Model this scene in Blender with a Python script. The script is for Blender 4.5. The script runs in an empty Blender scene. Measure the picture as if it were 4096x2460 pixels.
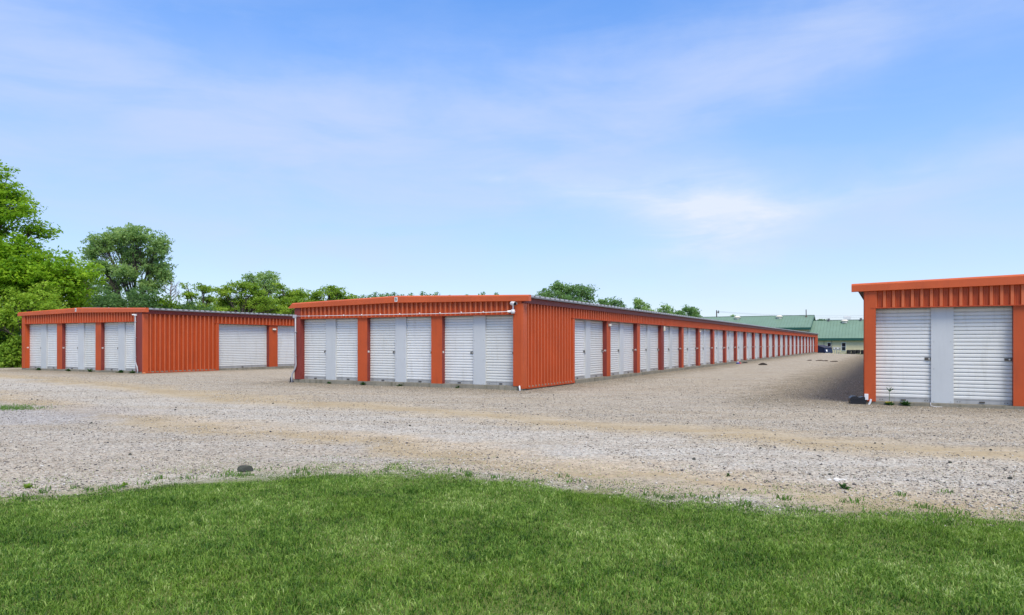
import bpy, math, random
import numpy as np
from mathutils import Vector, Matrix

random.seed(7)
rng = np.random.default_rng(11)
sc = bpy.context.scene
COL = sc.collection
R = math.radians
F, Y0, CAMZ, YAW = 2843.5, 1372.93, 1.2666, 0.4898
AX_R = np.array([math.cos(YAW), -math.sin(YAW)])     # along the fronts, to the right
AX_T = np.array([math.sin(YAW), math.cos(YAW)])      # along the long sides, away
B_ORG = np.array([.3042, 20.9113])
A_ORG = np.array([-15.6144, 30.0289]) + AX_R * .08
C_ORG = np.array([8.0714, 16.2785])


def sstep(x):
    x = np.clip(x, 0, 1)
    return x * x * (3 - 2 * x)


def ground_z(X, Y):
    X = np.asarray(X, float)
    Y = np.asarray(Y, float)
    dx, dy = X - B_ORG[0], Y - B_ORG[1]
    t = dx * AX_T[0] + dy * AX_T[1]
    u = dx * AX_R[0] + dy * AX_R[1]
    z = -.122 + .115 * sstep((-X - 8) / 6) * sstep((Y - 15) / 9)
    tc = 93 - 2.6 * np.clip(u, 0, 8)
    d = np.clip(t - tc, 0, None)
    dip = .62 * sstep(d / 32) * sstep((X - 12) / 14)
    return z - dip


def gz(x, y):
    return float(ground_z(x, y))


def frame(u, t):
    """a point in the frame of the middle storage building (u right, t away)"""
    q = B_ORG + AX_R * u + AX_T * t
    return float(q[0]), float(q[1])


def at(px, y):
    """X of something at photo column px and distance y"""
    return (px - 2048) / F * y


def zat(py, y):
    return CAMZ - (py - Y0) / F * y


# ------------------------------------------------------------------ materials
def newmat(name):
    m = bpy.data.materials.new(name)
    m.use_nodes = True
    nt = m.node_tree
    return m, nt, nt.nodes['Principled BSDF']


def N(nt, typ, **kw):
    n = nt.nodes.new(typ)
    for k, v in kw.items():
        if k.startswith('i_'):
            n.inputs[k[2:]].default_value = v
        else:
            setattr(n, k, v)
    return n


def mathn(nt, op, a, b=None, c=None, clamp=False):
    n = nt.nodes.new('ShaderNodeMath')
    n.operation = op
    n.use_clamp = clamp
    for i, v in enumerate((a, b, c)):
        if v is None:
            continue
        if isinstance(v, (int, float)):
            n.inputs[i].default_value = v
        else:
            nt.links.new(v, n.inputs[i])
    return n.outputs[0]


def mixc(nt, fac, a, b, blend='MIX'):
    n = nt.nodes.new('ShaderNodeMix')
    n.data_type = 'RGBA'
    n.blend_type = blend
    for i, v in ((0, fac), (6, a), (7, b)):
        if isinstance(v, (int, float)):
            n.inputs[i].default_value = v
        elif isinstance(v, tuple):
            n.inputs[i].default_value = v if len(v) == 4 else v + (1,)
        else:
            nt.links.new(v, n.inputs[i])
    return n.outputs[2]


def ramp(nt, fac, stops, interp='LINEAR'):
    n = nt.nodes.new('ShaderNodeValToRGB')
    n.color_ramp.interpolation = interp
    el = n.color_ramp.elements
    while len(el) < len(stops):
        el.new(.5)
    for e, (p, c) in zip(el, stops):
        e.position = p
        e.color = (c, c, c, 1) if isinstance(c, (int, float)) else (c if len(c) == 4 else c + (1,))
    nt.links.new(fac, n.inputs[0])
    return n.outputs[0]


def noise(nt, vec, scale, detail=3, rough=.55, dist=0):
    n = N(nt, 'ShaderNodeTexNoise', i_Scale=scale, i_Detail=detail, i_Roughness=rough, i_Distortion=dist)
    if vec is not None:
        nt.links.new(vec, n.inputs['Vector'])
    return n.outputs[0]


def objco(nt):
    return N(nt, 'ShaderNodeTexCoord').outputs['Object']


def paint(name, col, var=.12, rough=.5, dirt=None, dirt_amt=.25, scale=3, bump=0.0, spec=.4, metal=0, tone=0):
    m, nt, p = newmat(name)
    geo = N(nt, 'ShaderNodeNewGeometry')
    co = geo.outputs['Position']
    a = noise(nt, co, scale, 4)
    b = noise(nt, co, scale * 14, 3)
    oi = N(nt, 'ShaderNodeObjectInfo').outputs['Random']
    lo = tuple(c * (1 - var) for c in col)
    hi = tuple(min(1, c * (1 + var)) for c in col)
    c = mixc(nt, ramp(nt, a, [(.3, 0.), (.7, 1.)]), lo, hi)
    c = mixc(nt, mathn(nt, 'MULTIPLY', ramp(nt, b, [(.35, 0.), (.65, 1.)]), .3), c, lo)
    if dirt:
        # streaks and grime of their own shape
        mp = N(nt, 'ShaderNodeMapping')
        mp.inputs['Scale'].default_value = (5, 5, .7)
        nt.links.new(co, mp.inputs[0])
        s = noise(nt, mp.outputs[0], 1.4, 5, .65)
        c = mixc(nt, mathn(nt, 'MULTIPLY', ramp(nt, s, [(.52, 0.), (.75, 1.)]), dirt_amt), c, dirt)
    vv = ramp(nt, oi, [(0, (1 - tone, 1 - tone, 1 - tone * 1.3)), (1, (1.0, 1.0, 1.0))])
    if tone:
        c = mixc(nt, 1.0, c, vv, 'MULTIPLY')
    nt.links.new(c, p.inputs['Base Color'])
    p.inputs['Roughness'].default_value = rough
    p.inputs['Metallic'].default_value = metal
    p.inputs['Specular IOR Level'].default_value = spec
    if bump:
        bn = N(nt, 'ShaderNodeBump', i_Strength=bump, i_Distance=.01)
        nt.links.new(b, bn.inputs['Height'])
        nt.links.new(bn.outputs[0], p.inputs['Normal'])
    return m


M = {}
M['orange'] = paint('orange_paint', (.50, .080, .016), .10, .55, (.26, .045, .018), .40, 1.1, .06, .4, 0, .10)
M['orange_trim'] = paint('orange_trim_paint', (.53, .096, .024), .10, .42, (.36, .06, .03), .35, 1.3, .03)
M['orange_crest'] = paint('pale_orange_paint', (.56, .130, .046), .10, .6, (.42, .075, .03), .45, 1.6, .05)  # paler orange for the rib crests, against the deeper pans
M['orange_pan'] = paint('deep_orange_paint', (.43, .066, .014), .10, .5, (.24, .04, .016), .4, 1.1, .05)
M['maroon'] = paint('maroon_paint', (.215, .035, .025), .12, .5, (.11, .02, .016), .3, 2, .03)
M['white_door'] = paint('white_curtain', (.72, .73, .72), .03, .38, (.44, .42, .36), .32, 2, 0, .5, 0, .09)
M['grey_panel'] = paint('grey_panel', (.54, .565, .58), .035, .5, (.38, .40, .41), .25, 2, .02, .4, 0, .06)
M['bottom_bar'] = paint('galvanised_bar', (.42, .42, .41), .1, .45, (.22, .21, .19), .5, 6, 0, .5, .2)
M['galv_roof'] = paint('galvanised_roof', (.50, .51, .52), .08, .4, (.35, .34, .32), .3, 2, 0, .5, .3)
M['soffit'] = paint('soffit_metal', (.16, .16, .165), .1, .6)
M['latch'] = paint('latch_steel', (.11, .095, .08), .25, .4, None, 0, 20, 0, .5, .5)
M['lock'] = paint('lock_steel', (.62, .60, .57), .1, .3, None, 0, 20, 0, .5, .6)
M['pvc'] = paint('white_conduit', (.74, .74, .76), .04, .4, (.5, .5, .48), .2, 4)
M['pvc_grey'] = paint('grey_conduit', (.40, .41, .44), .05, .45, (.4, .4, .4), .2, 4)
M['black'] = paint('black_plastic', (.014, .015, .02), .2, .35)
M['lens'] = paint('dark_glass', (.008, .008, .012), .1, .1)
M['white'] = paint('white_paint', (.78, .78, .77), .03, .4)
M['sign_black'] = paint('sign_black', (.012, .012, .012), .1, .5)
M['concrete'] = paint('mossy_concrete', (.25, .23, .18), .25, .85, (.065, .075, .025), .85, 2.2, .3)
M['lamp_glass'] = paint('lamp_glass', (.75, .70, .60), .05, .3)
M['lamp_body'] = paint('lamp_body', (.30, .27, .23), .1, .5)
M['green_roof'] = paint('green_roof_metal', (.15, .25, .185), .08, .5, (.19, .28, .23), .3, .5, 0, .4)
M['green_trim'] = paint('green_trim', (.015, .085, .065), .1, .45)
M['cream'] = paint('cream_siding', (.68, .59, .37), .08, .6, (.50, .44, .28), .45, 1.2)
M['glass'] = paint('window_glass', (.02, .025, .035), .3, .08, None, 0, 2, 0, .6)
M['navy'] = paint('navy_steel', (.006, .013, .045), .2, .5, (.03, .03, .05), .4, 3)
M['lid'] = paint('dumpster_lid', (.035, .03, .045), .2, .6)
M['pink_sign'] = paint('pink_sign', (.70, .35, .36), .2, .5, (.8, .8, .8), .5, 30)
M['rubber'] = paint('tyre_rubber', (.018, .018, .019), .3, .75, (.05, .045, .04), .4, 8)
M['meter_grey'] = paint('meter_grey', (.33, .36, .36), .1, .5)
M['wood_pole'] = paint('pole_wood', (.085, .062, .048), .25, .85, None, 0, 6)
M['rock'] = paint('dark_rock', (.062, .067, .055), .45, .9, (.12, .12, .10), .6, 9, .8)
M['pale_rock'] = paint('pale_rock', (.70, .69, .66), .1, .9, None, 0, 12, .5)
M['terracotta'] = paint('terracotta', (.55, .22, .10), .2, .8)
M['red_cloth'] = paint('red_cloth', (.5, .03, .03), .2, .8)
M['blue_cloth'] = paint('blue_cloth', (.03, .06, .25), .2, .8)
M['dark_debris'] = paint('dark_debris', (.02, .016, .012), .4, .9, None, 0, 9, .6)
M['stick'] = paint('stick_bark', (.06, .045, .035), .3, .9)
M['wire'] = paint('wire', (.05, .05, .055), .1, .6)
M['shingle'] = paint('grey_shingle', (.23, .22, .23), .2, .8, None, 0, 2)
M['house_wall'] = paint('house_siding', (.50, .50, .50), .1, .7)
M['yellow'] = paint('yellow_petal', (.75, .62, .05), .1, .7)
M['bark'] = paint('bark', (.095, .078, .062), .3, .9, (.05, .045, .035), .5, 5, .5)
M['pale_bark'] = paint('pale_bark', (.26, .235, .21), .2, .9, None, 0, 5)


def leafmat(name, c0, c1, c2, trans=.35, clump=.9):
    m, nt, p = newmat(name)
    geo = N(nt, 'ShaderNodeNewGeometry')
    rnd = geo.outputs['Random Per Island']
    cl = noise(nt, geo.outputs['Position'], clump, 3, .6)
    v = mathn(nt, 'ADD', mathn(nt, 'MULTIPLY', rnd, .45), mathn(nt, 'MULTIPLY', ramp(nt, cl, [(.32, 0.), (.68, 1.)]), .55))
    c = ramp(nt, v, [(.05, c0), (.5, c1), (.95, c2)])
    nt.links.new(c, p.inputs['Base Color'])
    p.inputs['Roughness'].default_value = .55
    p.inputs['Specular IOR Level'].default_value = .25
    tr = N(nt, 'ShaderNodeBsdfTranslucent')
    c2n = mixc(nt, .5, c, tuple(min(1, x * 1.6) for x in c2))
    nt.links.new(c2n, tr.inputs[0])
    mx = N(nt, 'ShaderNodeMixShader')
    mx.inputs[0].default_value = trans
    nt.links.new(p.outputs[0], mx.inputs[1])
    nt.links.new(tr.outputs[0], mx.inputs[2])
    nt.links.new(mx.outputs[0], nt.nodes['Material Output'].inputs[0])
    return m


M['leaf_bright'] = leafmat('leaf_bright', (.075, .185, .010), (.175, .35, .016), (.36, .54, .035), .42, .7)
M['leaf_lime'] = leafmat('leaf_lime', (.13, .25, .02), (.25, .41, .035), (.42, .56, .07), .42, 1.1)
M['leaf_dull'] = leafmat('leaf_dull', (.12, .22, .075), (.23, .37, .12), (.38, .52, .19), .55, .6)
M['leaf_teal'] = leafmat('leaf_teal', (.045, .11, .035), (.09, .19, .055), (.165, .29, .085), .42, .8)
M['leaf_mid'] = leafmat('leaf_mid', (.085, .18, .018), (.18, .32, .03), (.36, .49, .06), .4, .6)
M['leaf_far'] = leafmat('leaf_far', (.075, .17, .06), (.135, .27, .09), (.24, .38, .11), .36, .35)
M['leaf_brown'] = leafmat('leaf_brown', (.09, .07, .04), (.17, .14, .08), (.26, .23, .14), .2, 2)
M['leaf_weed'] = leafmat('leaf_weed', (.05, .12, .02), (.09, .20, .03), (.17, .28, .05), .3, 6)
M['leaf_darkweed'] = leafmat('leaf_darkweed', (.02, .065, .014), (.035, .10, .02), (.06, .15, .03), .25, 6)


# ------------------------------------------------------------------ mesh builder
class MB:
    def __init__(self):
        self.v, self.f, self.mi = [], [], []

    def add(self, verts, faces, mi=0):
        o = len(self.v)
        self.v += [tuple(map(float, p)) for p in verts]
        self.f += [tuple(i + o for i in q) for q in faces]
        self.mi += [mi] * len(faces)
        return self

    def box(self, x0, x1, y0, y1, z0, z1, mi=0):
        v = [(x, y, z) for z in (z0, z1) for y in (y0, y1) for x in (x0, x1)]
        return self.add(v, [(0, 2, 3, 1), (4, 5, 7, 6), (0, 1, 5, 4), (2, 6, 7, 3), (0, 4, 6, 2), (1, 3, 7, 5)], mi)

    def bbox(self, x0, x1, y0, y1, z0, z1, b=.004, mi=0):
        """box with chamfered vertical and top edges"""
        o = len(self.v)
        xs, ys = (x0, x1), (y0, y1)

        def ring(z, i):
            return [(x0 + i + b, y0 + i, z), (x1 - i - b, y0 + i, z), (x1 - i, y0 + i + b, z), (x1 - i, y1 - i - b, z),
                    (x1 - i - b, y1 - i, z), (x0 + i + b, y1 - i, z), (x0 + i, y1 - i - b, z), (x0 + i, y0 + i + b, z)]
        rings = [ring(z0, b * .7), ring(z0 + b, 0), ring(z1 - b, 0), ring(z1, b * .7)]
        v = [p for r in rings for p in r]
        f = [tuple(range(7, -1, -1)), tuple(range(24, 32))]
        for k in range(3):
            for i in range(8):
                j = (i + 1) % 8
                f.append((k * 8 + i, k * 8 + j, k * 8 + 8 + j, k * 8 + 8 + i))
        return self.add(v, f, mi)

    def tube(self, pts, rad, n=8, cap=True, mi=0):
        pts = [Vector(p) for p in pts]
        if isinstance(rad, (int, float)):
            rad = [rad] * len(pts)
        vs = []
        prev = None
        for i, p in enumerate(pts):
            d = (pts[min(i + 1, len(pts) - 1)] - pts[max(i - 1, 0)])
            d = d.normalized() if d.length > 1e-9 else Vector((0, 0, 1))
            if prev is None:
                a = d.orthogonal().normalized()
            else:
                a = (prev - d * prev.dot(d))
                a = a.normalized() if a.length > 1e-6 else d.orthogonal().normalized()
            prev = a
            b = d.cross(a)
            for k in range(n):
                an = 2 * math.pi * k / n
                vs.append(p + (a * math.cos(an) + b * math.sin(an)) * rad[i])
        f = []
        for i in range(len(pts) - 1):
            for k in range(n):
                j = (k + 1) % n
                f.append((i * n + k, i * n + j, i * n + n + j, i * n + n + k))
        if cap:
            f.append(tuple(range(n - 1, -1, -1)))
            f.append(tuple(range((len(pts) - 1) * n, len(pts) * n)))
        return self.add(vs, f, mi)

    def prism(self, poly, axis_from, axis_to, plane='xz', mi=0):
        """polygon in a plane pushed along the third axis"""
        def P(a, b, c):
            return {'xz': (a, c, b), 'yz': (c, a, b), 'xy': (a, b, c)}[plane]
        n = len(poly)
        v = [P(a, b, axis_from) for a, b in poly] + [P(a, b, axis_to) for a, b in poly]
        f = [tuple(range(n)), tuple(range(2 * n - 1, n - 1, -1))]
        for i in range(n):
            j = (i + 1) % n
            f.append((i, j, n + j, n + i))
        return self.add(v, f, mi)

    def mesh(self, name, mats):
        me = bpy.data.meshes.new(name)
        me.from_pydata(self.v, [], self.f)
        for m in (mats if isinstance(mats, (list, tuple)) else [mats]):
            me.materials.append(m)
        if any(self.mi):
            me.polygons.foreach_set('material_index', self.mi)
        me.update()
        return me

    def build(self, name, mats, parent=None, loc=(0, 0, 0), rot=(0, 0, 0), smooth=False):
        me = self.mesh(name, mats)
        if smooth:
            me.polygons.foreach_set('use_smooth', [True] * len(me.polygons))
        return link(name, me, parent, loc, rot)


def link(name, me, parent=None, loc=(0, 0, 0), rot=(0, 0, 0)):
    o = bpy.data.objects.new(name, me)
    COL.objects.link(o)
    o.parent = parent
    o.location = loc
    o.rotation_euler = rot
    return o


def tag(o, label=None, cat=None, group=None, kind=None):
    if label:
        o['label'] = label
    if cat:
        o['category'] = cat
    if group:
        o['group'] = group
    if kind:
        o['kind'] = kind
    return o


def thing(name, label, cat, loc, rz=0, group=None):
    o = bpy.data.objects.new(name, None)
    COL.objects.link(o)
    o.location = loc
    o.rotation_euler = (0, 0, rz)
    o.empty_display_size = .2
    return tag(o, label, cat, group)


def np_mesh(name, verts, faces_flat, counts, mats, parent=None, kindname=None):
    """fast mesh out of numpy arrays; counts = verts per face (int)"""
    me = bpy.data.meshes.new(name)
    nf = len(faces_flat) // counts
    me.vertices.add(len(verts))
    me.vertices.foreach_set('co', np.ascontiguousarray(verts, np.float32).ravel())
    me.loops.add(len(faces_flat))
    me.loops.foreach_set('vertex_index', np.ascontiguousarray(faces_flat, np.int32))
    me.polygons.add(nf)
    me.polygons.foreach_set('loop_start', np.arange(0, nf * counts, counts, dtype=np.int32))
    for m in (mats if isinstance(mats, (list, tuple)) else [mats]):
        me.materials.append(m)
    me.update(calc_edges=True)
    return me


_txt = {}


def text_mesh(s, size, mat, bold=.0):
    key = (s, size, mat.name)
    if key in _txt:
        return _txt[key]
    cu = bpy.data.curves.new('txt', 'FONT')
    cu.body = s
    cu.size = size
    cu.align_x = 'CENTER'
    cu.align_y = 'CENTER'
    cu.extrude = .0015
    cu.offset = bold
    ob = bpy.data.objects.new('txt', cu)
    COL.objects.link(ob)
    dg = bpy.context.evaluated_depsgraph_get()
    me = bpy.data.meshes.new_from_object(ob.evaluated_get(dg))
    bpy.data.objects.remove(ob)
    me.materials.clear()
    me.materials.append(mat)
    me.transform(Matrix.Rotation(R(90), 4, 'X'))          # face -Y, upright
    _txt[key] = me
    return me


# ------------------------------------------------------------------ storage buildings
REC = .133          # how far the doors sit behind the pillars
HD = 2.134          # door height
HW = 2.49           # top of the frieze


def door_mesh(w):
    b = MB()
    p = .0831
    n = int((HD + .10 - .10) / p)
    z = .10
    rows = []
    for i in range(n + 1):
        for dz, d in ((0, .028), (.011, .001), (.016, 0.0), (.053, 0.0), (.066, .005)):
            zz = z + dz
            if zz < HD + .09:
                rows.append((zz, d))
        z += p
    v, f = [], []
    for zz, d in rows:
        v += [(0, d, zz), (w, d, zz)]
    for i in range(len(rows) - 1):
        f.append((2 * i, 2 * i + 1, 2 * i + 3, 2 * i + 2))
    b.add(v, f)
    return b.mesh('door', M['white_door'])


def bar_mesh(w):
    b = MB()
    b.box(0, w, -.006, .03, .004, .098)
    b.box(0, w, -.012, .02, .088, .104)
    c = w * .5
    b.box(c - .05, c + .05, -.03, -.006, .03, .06, 1)
    for k in (.08, .13, w - .13, w - .08):
        b.box(k - .008, k + .008, -.011, -.006, .035, .051, 1)
    return b.mesh('bottom_bar', [M['bottom_bar'], M['latch']])


def latch_mesh(style):
    b = MB()
    b.bbox(-.135, -.005, -.016, .012, -.028, .028, .004)
    b.box(-.10, -.03, -.024, -.016, -.012, .012)
    if style == 0:
        b.tube([(-.035, -.03, .0), (-.035, -.03, -.055)], .024, 10, True, 1)
        b.tube([(-.052, -.03, -.01), (-.05, -.03, .025), (-.035, -.03, .036), (-.02, -.03, .025), (-.018, -.03, -.01)], .006, 6, True, 1)
    elif style == 1:
        b.tube([(-.05, -.045, .0), (-.05, -.012, .0)], .018, 10, True, 1)
    else:
        b.bbox(-.06, -.02, -.042, -.012, -.05, .005, .005, 1)
    return b.mesh('latch', [M['latch'], M['lock']])


LATCH = [latch_mesh(0), latch_mesh(1), latch_mesh(2)]
_doors = {}


def place_door(root, a, w, loc, rz, style):
    """door whose left edge stands at wall coordinate a"""
    k = round(w, 3)
    if k not in _doors:
        _doors[k] = (door_mesh(w), bar_mesh(w))
    dm, bm = _doors[k]
    d = link('door', dm, root, loc, (0, 0, rz))
    link('bottom_bar', bm, d, (0, 0, 0))
    if style is not None:
        link('latch', LATCH[style], d, (w, 0, .975))
    return d


def corrugated(a0, a1, z0, z1, pitch, depth=.03, rib=.055, flank=.028, phase=0.0):
    """upright trapezoid ribs pushed outwards (towards -y)"""
    prof = [(a0, 0)]
    c = a0 + phase + pitch * .5
    while c + rib / 2 + flank < a1:
        for da, d in ((-rib / 2 - flank, 0), (-rib / 2, -depth), (rib / 2, -depth), (rib / 2 + flank, 0)):
            if c + da > a0:
                prof.append((c + da, d))
        # a shallow stiffener between the ribs
        m = c + pitch / 2
        if m + .02 < a1:
            prof += [(m - .016, 0), (m - .008, -.005), (m + .008, -.005), (m + .016, 0)]
        c += pitch
    prof.append((a1, 0))
    b = MB()
    v, f = [], []
    for x, y in prof:
        v += [(x, y, z0), (x, y, z1)]
    for i in range(len(prof) - 1):
        f.append((2 * i, 2 * i + 2, 2 * i + 3, 2 * i + 1))
    b.add(v, f)
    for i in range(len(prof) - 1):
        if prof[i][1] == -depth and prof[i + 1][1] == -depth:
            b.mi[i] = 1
    return b


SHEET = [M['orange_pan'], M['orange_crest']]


def storage(name_label, org, z0, width, length, cfg):
    sx = cfg.get('sx', -1)          # the building reaches to the left (-1) or right (+1) of its origin
    xl, xr = (-width, 0) if sx < 0 else (0, width)
    root = thing('storage_building', name_label, 'storage building', (org[0], org[1], z0), -YAW, 'orange storage buildings')
    H = R(90)
    rp = cfg.get('rib', .183)
    # slab
    s = MB()
    s.box(xl - .03, xr + .03, -.05, length + .03, -.5, 0)
    s.build('slab', M['concrete'], root)
    # hidden inner walls
    w = MB()
    w.box(xl + REC + .06, xr - REC - .06, REC + .06, length - .1, .001, 2.5)
    w.build('inner_wall', M['soffit'], root)
    # ------- roof
    ridge_x = (xl + xr) / 2
    rt = MB()
    er, el = xr + .19, xl - .19
    ze, zr, yk0, yk1 = 2.640, 2.765, -.05, length + .25
    for xe in (er, el):
        v = [(xe, yk0, ze), (ridge_x, yk0, zr), (ridge_x, yk1, zr), (xe, yk1, ze),
             (xe, yk0, ze - .02), (ridge_x, yk0, zr - .02), (ridge_x, yk1, zr - .02), (xe, yk1, ze - .02)]
        rt.add(v, [(0, 1, 2, 3), (7, 6, 5, 4), (0, 4, 5, 1), (3, 2, 6, 7), (0, 3, 7, 4)])
    rt_o = rt.build('roof', [M['galv_roof']], root)
    sf = MB()
    for xe, xi in ((er, xr), (el, xl)):
        x0, x1 = min(xe, xi), max(xe, xi)
        a, b = (ze - .024 if xe == x0 else ze - .018), (ze - .024 if xe == x1 else ze - .018)
        sf.add([(x0, yk0 + .02, a), (x1, yk0 + .02, b), (x1, yk1 - .02, b), (x0, yk1 - .02, a)], [(0, 1, 2, 3)])
        y = .2
        while y < length:
            sf.box(x0 + .004, x1 - .004, y, y + .03, ze - .034, ze - .0245)
            y += .12 if y < 6 else .6
    sf.build('soffit', M['soffit'], root)
    pit = cfg.get('roofrib', .366)
    rb = MB()
    y = .12
    while y < length:
        for xe in (er, el):
            e, i = xe + (.004 if xe == er else -.004), ridge_x
            g = .052
            rb.add([(e, y, ze + .001), (e, y + pit - .115, ze + .001), (e, y + pit - .128, ze + g), (e, y + .015, ze + g),
                    (i, y, zr + .001), (i, y + pit - .115, zr + .001), (i, y + pit - .128, zr + g), (i, y + .015, zr + g)],
                   [(0, 1, 2, 3), (3, 2, 6, 7), (0, 3, 7, 4), (1, 5, 6, 2)])
        y += pit
    rb.build('roof_rib', M['galv_roof'], rt_o)
    # dark eave closure strip, its colour also standing in for shade between ribs
    cl = MB()
    for xe in (er, el):
        cl.box(min(xe, xe - .012 if xe == er else xe + .012) + .0015, max(xe, xe - .012 if xe == er else xe + .012) + .0015, yk0 + .1, yk1, ze - .035, ze + .046)
    cl.build('eave_closure', M['soffit'], root)
    # ------- rake trim along the gable (bent sheet with a sloping top lip)
    rk = MB()
    ext = .265
    sl = (2.800 - 2.685) / (width / 2 + ext)
    xa, xb = xl - ext, xr + ext
    pts = [(xa, 2.503, 2.685), (ridge_x, 2.578, 2.802), (xb, 2.503, 2.685)]
    lt = cfg.get('cut', 0)
    v, f = [], []
    for i, (x, zb, zt) in enumerate(pts):
        xt = x + (lt if i == 0 else 0)
        v += [(x, -.118, zb), (xt, -.118, zt - .04), (xt, -.063, zt), (xt, .05, zt + .002), (x, .05, zb), (x, -.06, zb - .006)]
    for i in range(2):
        for k in range(6):
            j = (k + 1) % 6
            f.append((i * 6 + k, i * 6 + j, i * 6 + 6 + j, i * 6 + 6 + k))
    f += [tuple(range(6)), tuple(range(17, 11, -1))]
    rk.add(v, f)
    rk.build('rake_trim', M['orange_trim'], root)
    # ------- front frieze
    fa, fb = cfg.get('frieze', (xl + .27, xr - .18))
    fr = corrugated(fa, fb, 2.13, 2.60, rp, .046, .056, .020)
    fr.box(fa, fb, -.070, .10, 2.112, 2.1295)
    fr.box(fa, fb, .004, REC, 2.131, 2.62)
    fr.build('frieze', SHEET, root)
    sh = MB()
    sh.box(xl + .1, xr - .1, .10, REC + .02, 2.10, 2.1295)
    sh.build('door_header', M['soffit'], root)
    # ------- front posts, columns, doors
    ops, panels, pw = cfg['open'], cfg['panel'], .40
    edges = [xl] + [e for o in sorted(ops) for e in o] + [xr]
    for i in range(0, len(edges), 2):
        a, b = edges[i], edges[i + 1]
        c = MB()
        first, last = i == 0, i == len(edges) - 2
        paints = cfg.get('post_paint', {})
        fm = 1 if (first and paints.get('left') == 'maroon') or (last and paints.get('right') == 'maroon') else 0
        y1 = REC + .055
        top = 2.50 if (first or last) else 2.111
        n_ = [(a, 0, .002), (b, 0, .002), (b, y1, .002), (a, y1, .002), (a, 0, top), (b, 0, top), (b, y1, top), (a, y1, top)]
        off = -.064 if (first or last) else -.012
        n_ = [(x, off if y == 0 else y, z) for x, y, z in n_]
        c.add(n_, [(0, 1, 5, 4), (4, 5, 6, 7)], fm)
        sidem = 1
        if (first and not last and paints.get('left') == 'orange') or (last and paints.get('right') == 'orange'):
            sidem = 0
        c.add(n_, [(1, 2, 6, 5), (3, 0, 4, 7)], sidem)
        nm = 'corner_post' if (first or last) else 'column'
        co = c.build(nm, [M['orange'], M['maroon']], root)
        num = cfg['numbers'].get(i // 2)
        if num:
            t = link('number_sign', text_mesh(num, .085, M['white'], .0012), co, (b + .002, REC * .50 - .01, .985), (0, 0, R(90)))
            t['label'] = 'white digits ' + num
        if first or last:
            # narrower second bend beside the corner flashing
            q = MB()
            if first:
                q.box(b - .10, b - .001, -.040, -.0345, .01, 2.108)
            else:
                q.box(a + .001, a + .10, -.040, -.0345, .01, 2.108)
    styles = cfg['latch']
    k = 0
    for (a, b), pc in zip(sorted(ops), sorted(panels)):
        w1, w2 = pc - pw / 2 - a, b - pc - pw / 2
        place_door(root, a, round(w1, 2), (a, REC + .012, 0), 0, styles[k])
        place_door(root, a, round(w2, 2), (b - round(w2, 2), REC + .02, 0), 0, styles[k + 1])
        k += 2
        p = MB()
        p.bbox(pc - pw / 2 - .015, pc + pw / 2 + .015, REC - .035, REC + .035, .003, 2.109, .004)
        for sx_ in (-1, 1):
            for zz in (.03, .75, 1.35):
                p.box(pc + sx_ * .16 - .008, pc + sx_ * .16 + .008, REC - .041, REC - .0352, zz, zz + .016, 1)
        p.build('door_panel', [M['grey_panel'], M['bottom_bar']], root)
    # ------- plain walls (the faces one does not see from the front, and the back)
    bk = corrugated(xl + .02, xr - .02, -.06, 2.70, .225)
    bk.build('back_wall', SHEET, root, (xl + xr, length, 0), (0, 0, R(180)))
    plain = 'left' if cfg.get('side') == 'right' else None
    for sd in ('left', 'right'):
        if cfg.get('side') == sd:
            continue
        lw = corrugated(.19, length, -.06, 2.615, .225, .026)
        if sd == 'right':
            lw.build('side_wall', SHEET, root, (xr, 0, 0), (0, 0, H))
        else:
            lw.build('side_wall', SHEET, root, (xl, length + .19, 0), (0, 0, -H))
        e = MB()
        xx = xr if sd == 'right' else xl
        e.box(xx - .005 if sd == 'right' else xx - .010, xx + .010 if sd == 'right' else xx + .005, 0.0, .188, -.05, 2.60)
        e.build('corner_trim', M['orange'], root)
    # ------- the long side with doors
    if cfg.get('side') == 'right':
        S = (xr, 0, 0)
        SR = (0, 0, H)
        ct = MB()
        ct.box(-.063, .178, -.066, .02, -.07, 2.44)
        ct.build('corner_trim', M[cfg.get('trim', 'orange_trim')], root, S, SR)
        pe = cfg['panel_end']
        spit = .225
        wp = corrugated(.19, pe, -.04, 2.45, spit, .064, .056, .018, -.03)
        wp.box(.18, pe + .18, -.074, .02, -.085, -.042)
        wp.build('wall_panel', SHEET, root, S, SR)
        j = MB()
        j.box(pe + .001, cfg['first'], -.062, REC + .05, -.040, 2.109)
        j.build('door_jamb', M['orange'], root, S, SR)
        sfz = corrugated(pe + .001, length, 2.13, 2.45, spit, .064, .056, .018)
        sfz.box(pe - .02, length, -.072, .10, 2.112, 2.1295)
        sfz.box(pe + .01, length, .004, REC, 2.131, 2.60)
        sfz.build('side_frieze', SHEET, root, S, SR)
        et = MB()
        seg = cfg.get('trimseg', 6.1)
        y = -.03
        while y < length:
            et.box(y, min(y + seg - .012, length), -.084, .003, 2.452, 2.622)
            y += seg
        et.build('eave_trim', M['maroon'], root, S, SR)
        hd = MB()
        hd.box(pe + .2, length - .1, .10, REC + .02, 2.10, 2.1295)
        hd.build('side_header', M['soffit'], root, S, SR)
        cols = cfg['cols']
        lo = cfg['first']
        cw = cfg['cw']
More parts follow.
